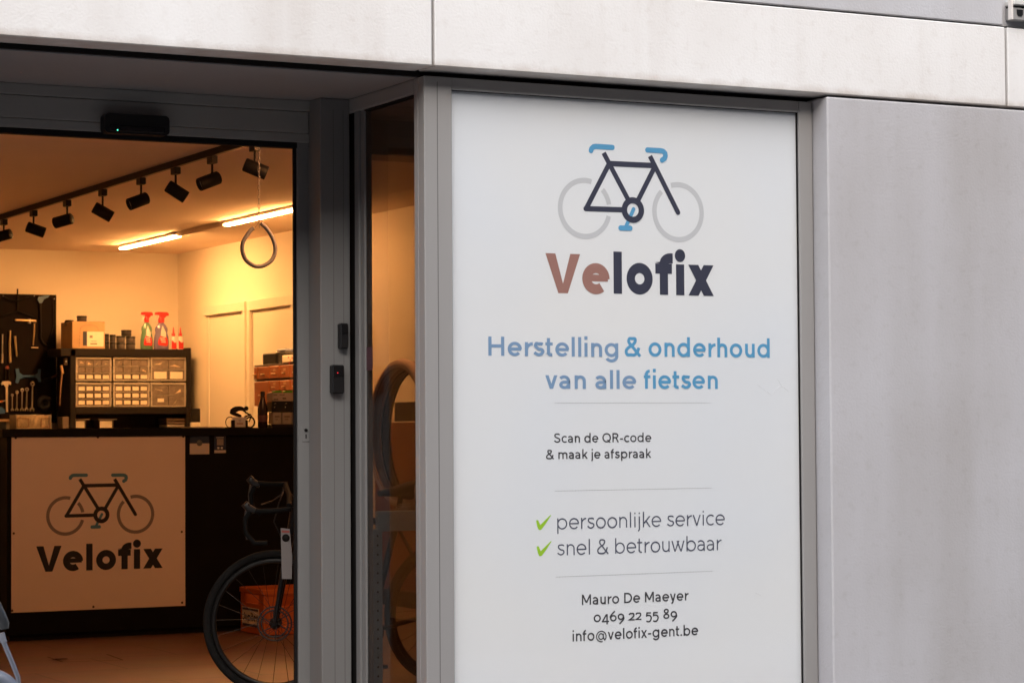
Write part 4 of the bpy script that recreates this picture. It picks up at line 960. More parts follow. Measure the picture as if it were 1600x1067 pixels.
# ------------------------------------------------------------------ tool board with tools
YBD = YB-.06
def e1(x, y): return (x/4.445, 440+y/4.445)
tb = thing('tool_board', 'black tool board with hanging tools on the back wall', 'tool board', (atY(40, 660, YBD).x, YBD, zb_))
obj('panel', pb(-40, 459.5, 88, 660, YBD, .04, .003), mat('black_board', (.011, .008, .0075), .7, var=.2, vscale=5, spec=.08), tb)
for x, y in ((23, 100), (238, 100), (378, 120)):
    c = atY(*e1(x, y), YBD); mb = MB(); mb.lathe([(.005, 0), (.004, .003), (0, .004)], c, 8, (0, -1, 0)); obj('peg', mb, M['chrome'], tb)
YTL = YBD-.012
M['golden'] = mat('brass_tinted_steel', (.62, .5, .3), .3, .8)
M['dktool'] = mat('dark_tool', (.006, .005, .005), .6, spec=.2)
M['blgrip'] = mat('blue_grip', (.03, .12, .30), .5)
def tt(pts, r, n=8, Y=None): m_ = MB(); m_.tube([atY(*e1(x, y), Y or YTL) for x, y in pts], r, n); return m_
def tool(name, label, cat, at_, parts, grp='tools hanging on the tool board'):
    c = atY(*e1(*at_), YTL); t_ = thing(name, label, cat, (c.x, YBD, c.z), grp)
    for nm, mb, m in parts: obj(nm, mb, m, t_)
    return t_
YP2 = YTL
tool('y_wrench', 'black three-armed wrench with one arm pointing up, at the top of the tool board', 'wrench', (120, 205), [('arm', tt([(120, 205), (122, 50)], .006), M['dktool']), ('arm', tt([(120, 205), (20, 240)], .006), M['dktool']), ('arm', tt([(120, 205), (235, 248)], .006), M['dktool'])])
tool('curved_wrench', 'curved thin black tool behind the three-armed wrench at the top left', 'tool', (60, 110), [('arm', tt([(25, 102), (50, 118), (85, 130)], .005, Y=YTL-.012), M['dktool']), ('arm', tt([(235, 103), (180, 112), (145, 128)], .005, Y=YTL-.012), M['dktool']), ('bridge', tt([(85, 130), (115, 134), (145, 128)], .005, Y=YTL-.012), M['dktool'])])
def poly(pts, th=.012, Y=None):
    Y = Y or YTL; m_ = MB(); P = [atY(*e1(x, y), Y) for x, y in pts]; m_.prism([(p.x, p.z) for p in P], (0, Y-th/2, 0), (1, 0, 0), (0, 0, 1), (0, 1, 0), th); return m_
tool('hacksaw', 'dark hacksaw with a blue grey handle hanging at the upper right of the tool board', 'saw', (285, 250),
     [('handle', poly([(258, 125), (268, 106), (300, 100), (342, 96), (336, 108), (305, 122), (290, 150), (276, 152)]), M['bluesteel']), ('frame', tt([(278, 150), (282, 300), (280, 395), (300, 428), (325, 445)], .009), M['dktool']), ('blade', tt([(340, 102), (366, 118), (372, 300), (330, 445)], .004), M['dktool'])])
tool('press_tool', 'shiny steel bar tool with a tapering rod below the three-armed wrench', 'press', (180, 272),
     [('bar', tt([(106, 268), (250, 274)], .011, 12), M['golden']), ('collar', tt([(203, 258), (204, 290)], .012), M['chrome']), ('rod', tt([(238, 288), (236, 360), (230, 444)], [.008, .007, .004]), M['golden']), ('foot', tt([(218, 458), (266, 459)], .004), M['golden'])])
tool('steel_rod', 'thin chrome rod with a thicker tip at the far left of the tool board', 'rod', (16, 460), [('rod', tt([(18, 365), (16, 500)], .005), M['chrome']), ('tip', tt([(16, 500), (15, 566)], .009), M['chrome'])])
tool('long_punch', 'longest brass coloured bar standing upright on the tool board', 'punch', (69, 450), [('bar', tt([(70, 340), (67, 440), (71, 556)], [.009, .009, .012]), M['golden']), ('tip', tt([(71, 556), (71, 562)], .007), M['chrome'])])
tool('short_punch', 'shorter brass coloured bar to the right of the longest bar', 'punch', (110, 450), [('bar', tt([(104, 378), (115, 512)], [.010, .008]), M['golden']), ('tip', tt([(115, 512), (116, 520)], .006), M['chrome'])])
tool('pliers', 'small pliers with a dull red top, left edge of the tool board', 'pliers', (50, 620), [('grip', tt([(38, 602), (36, 680)], .007), M['dktool']), ('grip', tt([(60, 602), (62, 680)], .007), M['dktool']), ('jaw', poly([(34, 606), (42, 586), (56, 584), (66, 606)]), mat('dull_red', (.22, .04, .03), .5))])
tool('truing_tool', 'blue gauge tool with two forked ends above the wrenches', 'gauge', (190, 650), [('fork', poly([(106, 604), (128, 604), (134, 632), (160, 650), (160, 668), (136, 676), (124, 706), (106, 700), (114, 655)]), M['blgrip']), ('bar', tt([(158, 658), (240, 658)], .010), M['blgrip']), ('fork', poly([(238, 650), (262, 636), (262, 608), (284, 606), (280, 660), (284, 696), (266, 698), (258, 672), (238, 664)]), M['blgrip'])])
tool('pedal_wrench', 'pale wrench with a broad flat head at the left of the small wrenches', 'wrench', (42, 800), [('head', poly([(6, 706), (20, 692), (62, 690), (76, 698), (74, 716), (58, 712), (56, 730), (34, 732), (28, 714), (10, 720)]), M['chrome']), ('handle', poly([(38, 728), (54, 728), (55, 905), (41, 906)], .008), M['chrome'])])
ordn = ['smallest combination wrench, leftmost of the row of five', 'second combination wrench from the left in the row of five', 'middle combination wrench in the row of five', 'fourth combination wrench from the left in the row of five', 'longest combination wrench, rightmost of the row of five']
for k, (xt, yt, xb, hr) in enumerate(((85, 788, 85, 9), (118, 768, 116, 11), (154, 753, 152, 12), (187, 748, 184, 13), (226, 710, 222, 16))):
    yb2 = 890; u = atY(*e1(xt, yt), YTL); sc3 = (atY(*e1(xt+10, yt), YTL)-u).length/10
    t_ = thing('combination_wrench', ordn[k], 'wrench', (u.x, YBD, atY(*e1(xb, yb2), YTL).z), 'combination wrenches on the tool board')
    mb = MB(); mb.tube([u+Vector((math.cos(q)*hr*.72*sc3, 0, math.sin(q)*hr*.72*sc3)) for q in [2*PI*i/16 for i in range(16)]], hr*.36*sc3, 6, closed=True); obj('ring_end', mb, M['chrome'], t_)
    mb = MB(); b = atY(*e1(xb, yb2), YTL); mb.tube([u-Vector((0, 0, hr*.9*sc3)), b+Vector((0, 0, hr*.6*sc3))], [hr*.30*sc3, hr*.42*sc3], 8); obj('handle', mb, M['chrome'], t_)
    mb = MB(); mb.tube([b+Vector((math.cos(q)*hr*.75*sc3, 0, math.sin(q)*hr*.75*sc3)) for q in [math.radians(-50+280*i/14) for i in range(15)]], hr*.42*sc3, 6); obj('open_end', mb, M['chrome'], t_)
t_ = tool('blue_disc', 'dark blue round disc hanging to the right of the wrenches', 'disc', (312, 842), [])
c = atY(*e1(312, 842), YTL); rr = (atY(*e1(365, 842), YTL)-c).length
mb = MB(); mb.lathe([(rr*.28, -.004), (rr*.3, .008), (rr*.7, .014), (rr*.98, .008), (rr, 0), (rr*.98, -.006)], c, 32, (0, -1, 0)); obj('disc', mb, mat('blue_black_rubber', (.02, .028, .045), .5), t_)
mb = MB(); mb.lathe([(rr*.27, 0), (rr*.12, .016), (0, .017)], c, 14, (0, -1, 0)); obj('hub', mb, M['blackp'], t_)
tool('curved_saw', 'narrow curved pale saw hanging beside the shelf unit', 'saw', (425, 700), [('blade', tt([(432, 600), (428, 660), (420, 740), (416, 860)], [.008, .006, .006, .004], Y=YSH+.02), mat('reddish_steel', (.40, .24, .16), .4, .5)), ('handle', tt([(424, 582), (436, 640)], .011, Y=YSH+.02), M['cardboard'])], 'tools beside the shelf unit')
tool('bench_brush', 'brown bench brush hanging slantwise left of the shelf unit', 'brush', (360, 670), [('handle', tt([(405, 648), (350, 672)], .009, Y=YTL-.02), mat('brush_wood', (.13, .07, .05), .6)), ('bristles', poly([(350, 662), (300, 676), (298, 700), (356, 684)], .03, Y=YTL-.02), M['dktool'])], 'tools beside the shelf unit')
tool('short_hook', 'small grey bracket above the brush, beside the shelf unit', 'bracket', (455, 555), [('bracket', tt([(455, 530), (455, 580)], .016, Y=YSH+.05), mat('bracket_brown', (.09, .06, .05), .5)), ('screw', tt([(455, 555), (462, 555)], .006, Y=YSH+.03), M['chrome'])], 'tools beside the shelf unit')
tool('orange_cable', 'short orange and silver screwdriver at the left edge below the pedal wrench', 'screwdriver', (20, 830), [('handle', tt([(-20, 838), (20, 830)], .008, Y=YTL-.02), mat('orange_grip', (.6, .18, .04), .4)), ('shaft', tt([(20, 830), (48, 822)], .004, Y=YTL-.02), M['chrome'])])
tool('blue_cap_tool', 'rounded dark blue tool at the left edge under the screwdriver', 'tool', (10, 890), [('body', poly([(-30, 905), (-20, 875), (10, 872), (28, 890), (32, 915), (-30, 918)], .04), M['blgrip']), ('stub', tt([(0, 872), (0, 862)], .008), M['dktool'])])

# ------------------------------------------------------------------ doors on the right wall, wall cabinet
def wallbox(mb, xa, xb, za, zb, proud0, proud1, b=.002):
    """a box on the right wall between photo columns xa, xb (at mid height) and heights za, zb"""
    ya_, yb_ = atX(xa, 600, XR).y, atX(xb, 600, XR).y; mb.box(XR-proud1, XR-proud0, ya_, yb_, za, zb, b); return mb
zcas = atX(393, 470, XR).z; zpan = atX(357, 489.6, XR).z; zpan2 = atX(427, 481, XR).z
M['door'] = mat('cream_door_paint', (.80, .76, .67), .45)
for k, (xa, xb, zp, lb) in enumerate(((328.5, 385, zpan, 'cream door at the far end of the right wall'), (396.5, 461, zpan2, 'cream door nearer the entrance, behind the wooden drawer cabinet'))):
    y0_, y1_ = atX(xb, 600, XR).y, atX(xa, 600, XR).y
    t_ = thing('inner_door', lb, 'door', (XR, (y0_+y1_)/2, ZFL), 'doors in the right wall of the shop')
    mb = MB(); mb.box(XR-.006, XR-.001, y0_+.001, y1_-.001, ZFL+.005, zp-.001); obj('door_leaf', mb, M['door'], t_)
    mb = MB(); mb.box(XR-.035, XR-.001, y0_-.055, y1_+.055, zp, zcas, .002); obj('lintel', mb, M['door'], t_)
    mb = MB(); mb.box(XR-.035, XR-.001, y0_-.055, y0_, ZFL, zp-.0005, .002); obj('side_casing', mb, M['door'], t_)
    mb = MB(); mb.box(XR-.035 if k else XR-.012, XR-.001, y1_, y1_+.055, ZFL, zp-.0005, .002); obj('side_casing', mb, M['door'], t_)
    if k == 0:
        mb = MB(); yq = atX(383.5, 530, XR).y; mb.box(XR-.012, XR-.006, yq-.01, yq+.01, atX(384, 537, XR).z, atX(384, 518, XR).z, .002); obj('hinge', mb, mat('hinge_brass', (.5, .35, .15), .4), t_)

XK = XR-.38
def e3(x, y): return (280+x/3.81, 440+y/3.81)
def fy(x): return atX(*e3(x, 600), XK).y
def fz(x, y): return atX(*e3(x, y), XK).z
y_far, y_near = fy(447), fy(760)
kc = thing('drawer_cabinet', 'reddish wooden cabinet of small drawers on the right wall', 'drawer cabinet', (XK, (y_far+y_near)/2, fz(500, 742)))
z_a, z_b, z_c, z_d = fz(560, 500), fz(560, 578), fz(560, 588), fz(480, 742)
mb = MB(); mb.box(XK+.015, XR-.04, y_near, y_far, z_d, z_a, .004); mb.box(XK-.004, XR-.04, y_near, y_far+.004, z_b+.002, z_c-.002) if False else None; obj('carcass', mb, mat('carcass_wood', (.24, .07, .025), .45), kc)
mb = MB(); mb.box(XK+.004, XR-.04, y_near, y_far+.01, z_a, z_a+.012, .002); obj('top_board', mb, mat('dark_top', (.04, .02, .015), .5), kc)
mb = MB(); mb.box(XK+.002, XK+.016, y_near, y_far, z_c, z_b); obj('rail', mb, mat('dark_rail', (.035, .015, .01), .6), kc)
def kdraw(xa, xb, zt2, zb3, hn=True):
    ya_, yb_ = fy(xa+2), fy(xb-2); mb = MB(); mb.box(XK-.006, XK+.014, yb_, ya_, zb3+.003, zt2-.003, .003); d = obj('drawer', mb, M['wood'], kc)
    ym_ = (ya_+yb_)/2; zm = (zt2+zb3)/2
    mb = MB(); mb.tube([(XK-.02, ym_-.02, zm-.01), (XK-.028, ym_, zm-.012), (XK-.02, ym_+.02, zm-.01)], .004, 8); mb.box(XK-.012, XK-.0065, ym_-.02, ym_+.02, zm-.014, zm-.006); obj('handle', mb, M['golden'], d)
    if hn: mb = MB(); mb.box(XK-.0075, XK-.0065, ym_-.022, ym_+.022, zm+.006, zm+.022); obj('label_card', mb, M['cardboard'], d)
for xa, xb in ((448, 472), (472, 543), (543, 600), (600, 664), (664, 735)): kdraw(xa, xb, z_a, z_b, xa > 500)
zmid = fz(570, 652)
kdraw(450, 540, z_c, z_d, False)
for xa, xb in ((540, 602), (602, 666), (666, 735)): kdraw(xa, xb, z_c, zmid)
for xa, xb in ((540, 602), (602, 666), (666, 735)): kdraw(xa, xb, zmid, z_d, False)
# on top of the cabinet
zk = z_a+.0125
def topbox(xa, xb, yt, dx0, dx1, name, label, cat, m, lid=None):
    ya_, yb_ = fy(xa), fy(xb); zt2 = fz((xa+xb)/2, yt)
    t_ = thing(name, label, cat, (XK+.1, (ya_+yb_)/2, zk)); mb = MB(); mb.box(XK+dx0, XK+dx1, yb_, ya_, zk+.0005, zt2, .006); obj('box', mb, m, t_)
    if lid: mb = MB(); mb.box(XK+dx0-.008, XK+dx1+.008, yb_-.008, ya_+.008, zt2, zt2+.018, .006); obj('lid', mb, lid, t_)
    return t_
topbox(480, 560, 425, .02, .25, 'black_box', 'black box on top of the wooden drawer cabinet', 'box', M['blackp'])
topbox(566, 608, 416, .03, .25, 'plastic_tub', 'clear plastic tub with a lid on top of the wooden drawer cabinet', 'tub', M['clear'], mat('blue_white_lid', (.22, .26, .40), .4))
t_ = topbox(612, 700, 436, .0, .16, 'patterned_carton', 'white carton with red pattern on top of the wooden drawer cabinet', 'carton', M['paper'])
for k, (x, y) in enumerate(((650, 450), (662, 470), (655, 485), (672, 455))):
    c = atX(*e3(x, y), XK-.001); mb = MB(); mb.lathe([(.008, 0), (.004, .001), (0, .001)], (XK-.0005, c.y, c.z), 7, (-1, 0, 0)); obj('red_spot', mb, M['red'], t_)
mb = MB(); mb.lathe([(.08, 0), (.075, .012), (.03, .03), (0, .034)], (XK+.12, (fy(520)+fy(560))/2, fz(540, 425)+.001), 20, sx=.9); tag(obj('crumpled_foil', mb, M['clear']), 'crumpled clear plastic lying on the black box on the cabinet', 'plastic')

# things standing at the right end of the counter
YG = YC+.12
def e6(x, y): return (320+x/8.893, 600+y/8.893)
t_ = thing('brown_bottle', 'dark bottle shape standing on the counter beside the white cartons', 'bottle', (atY(413.5, 668, YG).x, YG, zct))
a = atY(*e6(765, 500), YG); b = atY(*e6(893, 500), YG); zt2 = atY(*e6(840, 100), YG).z; w = (b.x-a.x)/2; h = zt2-zct; c = ((a.x+b.x)/2, YG+w, zct)
mb = MB(); mb.lathe([(w*.95, 0), (w, h*.02), (w, h*.52), (w*.85, h*.62), (w*.45, h*.80), (w*.40, h*.88)], c, 22); obj('bottle', mb, mat('brown_black_glass', (.03, .012, .01), .2), t_)
mb = MB(); mb.lathe([(w*.46, h*.88), (w*.46, h*.99), (w*.4, h)], c, 16); obj('cap', mb, M['blackp'], t_)
mb = MB(); mb.lathe([(w*1.01, h*.16), (w*1.01, h*.34)], c, 22); obj('label', mb, mat('reddish_label', (.14, .04, .03), .5), t_)
t_ = thing('card_rack', 'black rack holding small white cartons at the right end of the counter', 'rack', (atY(445, 668, YG).x, YG, zct))
def g6(x0, y0, x1, y1, Y, dy, b=0): m_ = MB(); pxbox(m_, *e6(x0, y0), *e6(x1, y1), Y, dy, b); return m_
obj('back', g6(935, 240, 1420, 610, YG+.08, .01), M['blackp'], t_)
obj('shelf', g6(935, 245, 1420, 385, YG-.004, .083, .002), M['blackp'], t_)
obj('tray', g6(935, 560, 1420, 607, YG-.004, .083, .002), M['blackp'], t_)
for k, x in enumerate((968, 1118)):
    for (yy, dx) in ((275, 14), (325, -8)):
        P = [atY(*e6(x, yy), YG-.005)+Vector((0, d, 0)) for d in (0, -.012)]; mb = MB(); mb.tube([P[0], P[1]+Vector((.004*(1 if dx > 0 else -1), 0, .004))], .0022, 6); obj('hook', mb, M['chrome'], t_)
cn = ['lower white carton in the black rack, leftmost', 'lower white carton in the black rack, second from the left', 'lower white carton in the black rack, cut off by the door frame']
for k, (x0, x1) in enumerate(((948, 1065), (1080, 1208), (1222, 1400))):
    m_ = g6(x0, 392, x1, 556, YG+.0, .07, .001); o_ = obj('small_carton', m_, mat('off_white_carton', (.42, .38, .33), .6, var=.06, vscale=20)); tag(o_, cn[k], 'carton', 'small cartons in the counter rack')
    obj('print', g6(x0+25, 440, x1-25, 462, YG-.0006, .0005), mat('grey_print', (.2, .17, .15), .6), o_); obj('print', g6(x0+30, 480, x1-45, 500, YG-.0006, .0005), mat('grey_print', (.28, .24, .2), .6), o_)
m_ = g6(940, 122, 1420, 238, YG+.0, .09, .002); wb2 = obj('long_carton', m_, mat('off_white_carton', (.48, .43, .37), .6, var=.06, vscale=20)); tag(wb2, 'long white carton lying on top of the black rack', 'carton')
for q in ((955, 205, 1020, 222), (1080, 190, 1130, 210), (1040, 145, 1110, 153), (955, 145, 1005, 155)): obj('print', g6(*q, YG-.0006, .0005), mat('dark_print', (.12, .10, .09), .6), wb2)
gl = ['left green lid on the long white carton', 'right green lid on the long white carton']
for k, (x0, x1) in enumerate(((975, 1075), (1120, 1225))):
    m_ = g6(x0, 92, x1, 120, YG+.01, .05, .004); tag(obj('green_lid', m_, M['green_lid']), gl[k], 'lid', 'green lids on the white carton')

# ------------------------------------------------------------------ road bicycle just inside the door
B0 = atZ(431, 1087, ZFL); BD = (B0-CAM).dot(fw); RW = 114*BD/FPX; sB = RW/.34
rh = Vector((rt.x, rt.y, 0)).normalized(); fh = Vector((-rh.y, rh.x, 0)); Zv = Vector((0, 0, 1))
bk_dir = (rh*math.cos(math.radians(38))+fh*math.sin(math.radians(38)))
B1 = B0+bk_dir*.96*sB
bi = thing('road_bicycle', 'black road bicycle with drop bars, its front wheel standing in the doorway', 'bicycle', (B0+B1)/2)
M['spoke'] = mat('black_spoke', (.015, .015, .015), .4, .3)
M['rim'] = mat('black_rim', (.008, .008, .008), .4, spec=.25)
M['bframe'] = mat('black_bike_paint', (.006, .006, .007), .35, spec=.3)
def wheel(C0, ax, name):
    """wheel standing in the vertical plane that contains the horizontal direction ax"""
    n_ = ax.cross(Zv).normalized(); c = C0+Zv*RW
    pt = lambda r, a: c+ax*(r*math.cos(a))+Zv*(r*math.sin(a))
    rt_ = .019*sB
    mb = MB(); mb.tube([pt(RW-rt_, 2*PI*i/72) for i in range(72)], rt_, 12, closed=True); w_ = obj(name, mb, M['rubber'], bi)
    mb = MB(); mb.tube([pt(RW-.050*sB, 2*PI*i/72) for i in range(72)], .0135*sB, 8, closed=True); obj('rim', mb, M['rim'], w_)
    mb = MB()
    for k in range(24):
        a = 2*PI*k/24+.05; s_ = 1 if k % 2 else -1
        mb.tube([pt(.022*sB, a+1.2*s_*(1 if (k//2) % 2 else -1))+n_*(.03*s_*sB), pt(RW-.055*sB, a)], .0011, 5, cap=False)
    o_ = obj('spokes', mb, M['spoke'], w_)
    mb = MB(); mb.lathe([(.012*sB, -.05*sB), (.027*sB, -.038*sB), (.015*sB, -.03*sB), (.014*sB, .03*sB), (.027*sB, .036*sB), (.012*sB, .05*sB)], c, 16, n_); obj('hub', mb, M['rim'], w_)
    mb = MB(); cc = c-n_*(.045*sB)*(1 if n_.dot(fw) > 0 else -1)
    for r_ in (.078, .062): mb.tube([cc+ax*(r_*sB*math.cos(a))+Zv*(r_*sB*math.sin(a)) for a in [2*PI*i/36 for i in range(36)]], .0035, 5, closed=True)
    for k in range(6):
        a = 2*PI*k/6; mb.tube([cc+ax*(.016*sB*math.cos(a))+Zv*(.016*sB*math.sin(a)), cc+ax*(.075*sB*math.cos(a+.5))+Zv*(.075*sB*math.sin(a+.5))], .0025, 5)
    obj('brake_disc', mb, mat('disc_steel', (.035, .035, .035), .6, .3, spec=.2), w_)
    return c
c0 = wheel(B0, -rh, 'front_wheel'); c1 = wheel(B1, -bk_dir, 'rear_wheel')
bp = lambda x, z, y=0: B1-bk_dir*(x*sB)+Zv*(z*sB)+fh*(y*sB)          # bike coordinates: x forward from the rear hub, z up
crown = atD(449.5, 858, BD); head0 = atD(455, 835, BD); head1 = atD(461, 792, BD)
mb = MB()
for s_ in (-1, 1): mb.tube([c0+fh*(.052*s_*sB), c0+fh*(.052*s_*sB)+(crown-c0)*.55, crown+fh*(.035*s_*sB), crown+fh*.0], [.009*sB, .013*sB, .017*sB, .018*sB], 10)
mb.tube([crown, head0], .018*sB, 10); obj('fork', mb, M['bframe'], bi)
mb = MB(); mb.tube([head0, head1], .022*sB, 12); bb = bp(.43, .27); sc_ = bp(.27, .78)
mb.tube([head0+(head1-head0)*.15, bb], .022*sB, 12); mb.tube([head0+(head1-head0)*.85, sc_], .016*sB, 12); mb.tube([bb, sc_+(sc_-bb)*.08], .017*sB, 12)
for s_ in (-1, 1): mb.tube([bb+fh*.03*s_, c1+fh*(.065*s_*sB)], .009*sB, 8); mb.tube([sc_+fh*.01*s_, c1+fh*(.065*s_*sB)], .008*sB, 8)
obj('frame', mb, M['bframe'], bi)
mb = MB(); mb.tube([sc_, bp(.24, .92)], .013*sB, 10); obj('seat_post', mb, M['bframe'], bi)
mb = MB(); mb.tube([bp(.10, .945), bp(.20, .94), bp(.30, .935), bp(.37, .93)], [.05*sB, .045*sB, .022*sB, .015*sB], 12); obj('saddle', mb, M['blackp'], bi)
mb = MB(); nb = bk_dir.cross(Zv); mb.lathe([(.085*sB, 0), (.085*sB, .004), (.06*sB, .005), (.02*sB, .006)], bb-fh*.03, 32, nb); mb.tube([bb-fh*.04, bb-fh*.05-Zv*.15*sB], .009*sB, 8); obj('crankset', mb, M['rim'], bi)
mb = MB(); mb.box(*sorted(((bb-Zv*.16*sB).x-.04, (bb-Zv*.16*sB).x+.04)), (bb-fh*.09).y-.03, (bb-fh*.09).y+.03, (bb-Zv*.16*sB).z-.008, (bb-Zv*.16*sB).z+.008, .003); obj('pedal', mb, M['blackp'], bi)
# handlebar, seen end on: the bar runs away from the viewer
nearD, farD = BD-.16, BD+.18
clamp = atD(452, 773, BD)
mb = MB(); mb.tube([head1, clamp], .014*sB, 10); obj('stem', mb, M['bframe'], bi)
mb = MB()
mb.tube([atD(455, 795, nearD), atD(432, 797.5, nearD), atD(405, 798.5, nearD), atD(392, 797, nearD)], .0125*sB, 10)
mb.tube([atD(452, 790, nearD), clamp, atD(446, 757, farD)], .013*sB, 10)
mb.tube([atD(449, 756, farD), atD(425, 756.5, farD), atD(403, 755, farD)], .0125*sB, 10)
mb.tube([atD(392, 797, nearD), atD(383, 810, nearD), atD(384, 832, nearD), atD(397, 848, nearD), atD(418, 848, nearD)], .012*sB, 10)
mb.tube([atD(400, 756, farD), atD(392, 772, farD), atD(394, 792, farD), atD(408, 803, farD)], .012*sB, 10)
obj('handlebar', mb, mat('bar_tape', (.008, .008, .008), .7, bump=.2, bscale=90, spec=.06), bi)
for D_, (hx, hy) in ((nearD, (385, 793)), (farD, (392, 753))):
    mb = MB(); mb.tube([atD(hx+14, hy+5, D_), atD(hx+4, hy+1, D_), atD(hx-1, hy-4, D_), atD(hx+3, hy-8, D_)], [.013*sB, .019*sB, .020*sB, .012*sB], 12); hd = obj('brake_hood', mb, M['blackp'], bi)
    mb = MB(); mb.tube([atD(hx, hy+5, D_), atD(hx-3, hy+22, D_), atD(hx+1, hy+50, D_)], [.008*sB, .006*sB, .005*sB], 8); obj('brake_lever', mb, mat('lever_grey', (.05, .05, .05), .35, .5), hd)
mb = MB(); mb.tube([atD(444, 757, farD), atD(440, 772, farD), atD(425, 783, farD), atD(408, 788, BD)], .003, 6); mb.tube([atD(446, 760, farD), atD(436, 785, BD), atD(428, 815, BD), atD(445, 850, BD)], .003, 6); obj('cable', mb, M['blackp'], bi)
TD = BD-.24
pt_ = [atD(438.5, 824.5, TD), atD(452.5, 826, TD), atD(456.5, 868, TD), atD(456, 904, TD), atD(440.5, 904, TD)]
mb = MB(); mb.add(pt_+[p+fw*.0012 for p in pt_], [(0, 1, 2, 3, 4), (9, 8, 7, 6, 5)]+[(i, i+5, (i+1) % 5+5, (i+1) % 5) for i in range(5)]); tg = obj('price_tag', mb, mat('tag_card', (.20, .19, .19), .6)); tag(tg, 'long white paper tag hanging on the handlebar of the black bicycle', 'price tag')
pt_ = [atD(x, y, TD-.0012) for x, y in ((440, 828), (452, 829), (452.3, 832), (440.2, 831.5))]; mb = MB(); mb.add(pt_, [(0, 1, 2, 3)]); obj('printed_line', mb, mat('tag_red_print', (.30, .06, .05), .6), tg)
mb = MB(); c = atD(446.5, 840, TD-.001); mb.lathe([(.016, 0), (.016, .0006), (0, .0007)], c, 18, -fw); obj('hole', mb, M['seal'], tg)

# ------------------------------------------------------------------ orange crate
K0 = atZ(412, 992.5, ZFL); K1x = K0.x
yk1 = atX(376, 985.5, K1x).y; zk1 = atX(412, 920.5, K1x).z if False else atY(412, 921, K0.y).z
cr_ = thing('beer_crate', 'orange plastic beer crate on the floor behind the bicycle wheel', 'crate', (K0.x+.2, K0.y+.15, ZFL))
xk1 = K0.x+.40; t_w = .012
mb = MB()
mb.box(K1x, K1x+t_w, K0.y, yk1, ZFL, ZFL+(zk1-ZFL)*.66, .003); mb.box(K1x, K1x+t_w, K0.y, yk1, ZFL+(zk1-ZFL)*.86, zk1, .004)
for a, b in ((K0.y, K0.y+.07), (yk1-.07, yk1)): mb.box(K1x+.0005, K1x+t_w-.0005, a, b, ZFL+(zk1-ZFL)*.66, ZFL+(zk1-ZFL)*.86)
mb.box(K1x+t_w, xk1-t_w, K0.y, K0.y+t_w, ZFL, ZFL+(zk1-ZFL)*.62, .003); mb.box(K1x+t_w, xk1-t_w, K0.y, K0.y+t_w, ZFL+(zk1-ZFL)*.84, zk1, .004)
for a, b in ((K1x+t_w, K1x+.10), (xk1-.10, xk1-t_w)): mb.box(a, b, K0.y+.0005, K0.y+t_w-.0005, ZFL+(zk1-ZFL)*.62, ZFL+(zk1-ZFL)*.84)
mb.box(K1x+t_w, xk1-t_w, yk1-t_w, yk1, ZFL, zk1, .003); mb.box(xk1-t_w, xk1, K0.y, yk1, ZFL, zk1, .003); mb.box(K1x+t_w, xk1-t_w, K0.y+t_w, yk1-t_w, ZFL+.004, ZFL+.016)
obj('crate_body', mb, M['orange'], cr_)
mb = MB(); mb.box(K1x-.005, xk1+.005, K0.y-.005, K0.y+.008, zk1-.03, zk1-.002, .003); mb.box(K1x-.005, K1x+.008, K0.y+.008, yk1+.005, zk1-.03, zk1-.002, .003); obj('rim', mb, M['orange'], cr_)
Lk = yk1-K0.y; Hk = zk1-ZFL
mb = MB(); mb.box(K1x-.0015, K1x-.0002, K0.y+Lk*.20, K0.y+Lk*.92, ZFL+Hk*.14, ZFL+Hk*.56); obj('label', mb, mat('crate_label', (.85, .75, .6), .5), cr_)
st = text_polys('Jupiler', .13, True)
mb = MB(); lay_polys(mb, st, (K1x-.0015, K0.y+Lk*.89, ZFL+Hk*.27), (0, -Lk*.66, 0), (0, 0, Hk*.24), (-1, 0, 0)); obj('lettering', mb, M['signink'], cr_)
mb = MB()
for a, b in ((.145, .20), (.50, .545)): mb.box(K1x-.0022, K1x-.0014, K0.y+Lk*.22, K0.y+Lk*.90, ZFL+Hk*a, ZFL+Hk*b)
obj('label_stripe', mb, M['ink'], cr_)

# ------------------------------------------------------------------ seen through the side window: tyres, rack, dark shelf
tl = ['pale brown tyre hanging behind the side window, the one nearer the glass', 'darker tyre hanging behind the side window, the one farther from the glass']
TC = atD(628, 677, 10.75); RT = 117*10.75/FPX
for k in range(2):
    c = TC+Vector((.062*k, .02*k, -.01*k)); t_ = thing('bicycle_tyre', tl[k], 'tyre', c, 'tyres hanging behind the side window')
    mb = MB(); n1, n2 = 64, 9; vs = []
    for i in range(n1):
        a = 2*PI*i/n1
        for j in range(n2):
            b = math.radians(-130+260*j/(n2-1)); r_ = RT-.026+.026*math.cos(b); vs.append(c+Vector((.026*math.sin(b), r_*math.cos(a), r_*math.sin(a))))
    mb.add(vs, [(i*n2+j, ((i+1) % n1)*n2+j, ((i+1) % n1)*n2+j+1, i*n2+j+1) for i in range(n1) for j in range(n2-1)], True)
    obj('tread', mb, mat('tan_tyre' if k == 0 else 'dark_tyre', (.66, .50, .38) if k == 0 else (.34, .26, .20), .7, bump=.3, bscale=150), t_)
    mb = MB()
    for s_ in (-1, 1): mb.tube([c+Vector((.020*s_, (RT-.043)*math.cos(a), (RT-.043)*math.sin(a))) for a in [2*PI*i/64 for i in range(64)]], .004, 6, closed=True)
    obj('bead', mb, mat('tyre_bead', (.34, .22, .14), .6) if k == 0 else M['rubber'], t_)
M['rackpaint'] = mat('rack_blue_grey', (.30, .44, .54), .5, var=.1, vscale=12)
RD = 10.3; P = atD(588, 813, RD); YR = P.y
t_ = thing('blue_rack', 'blue grey steel rack beam on a perforated post behind the side window', 'rack', (P.x, YR, ZFL))
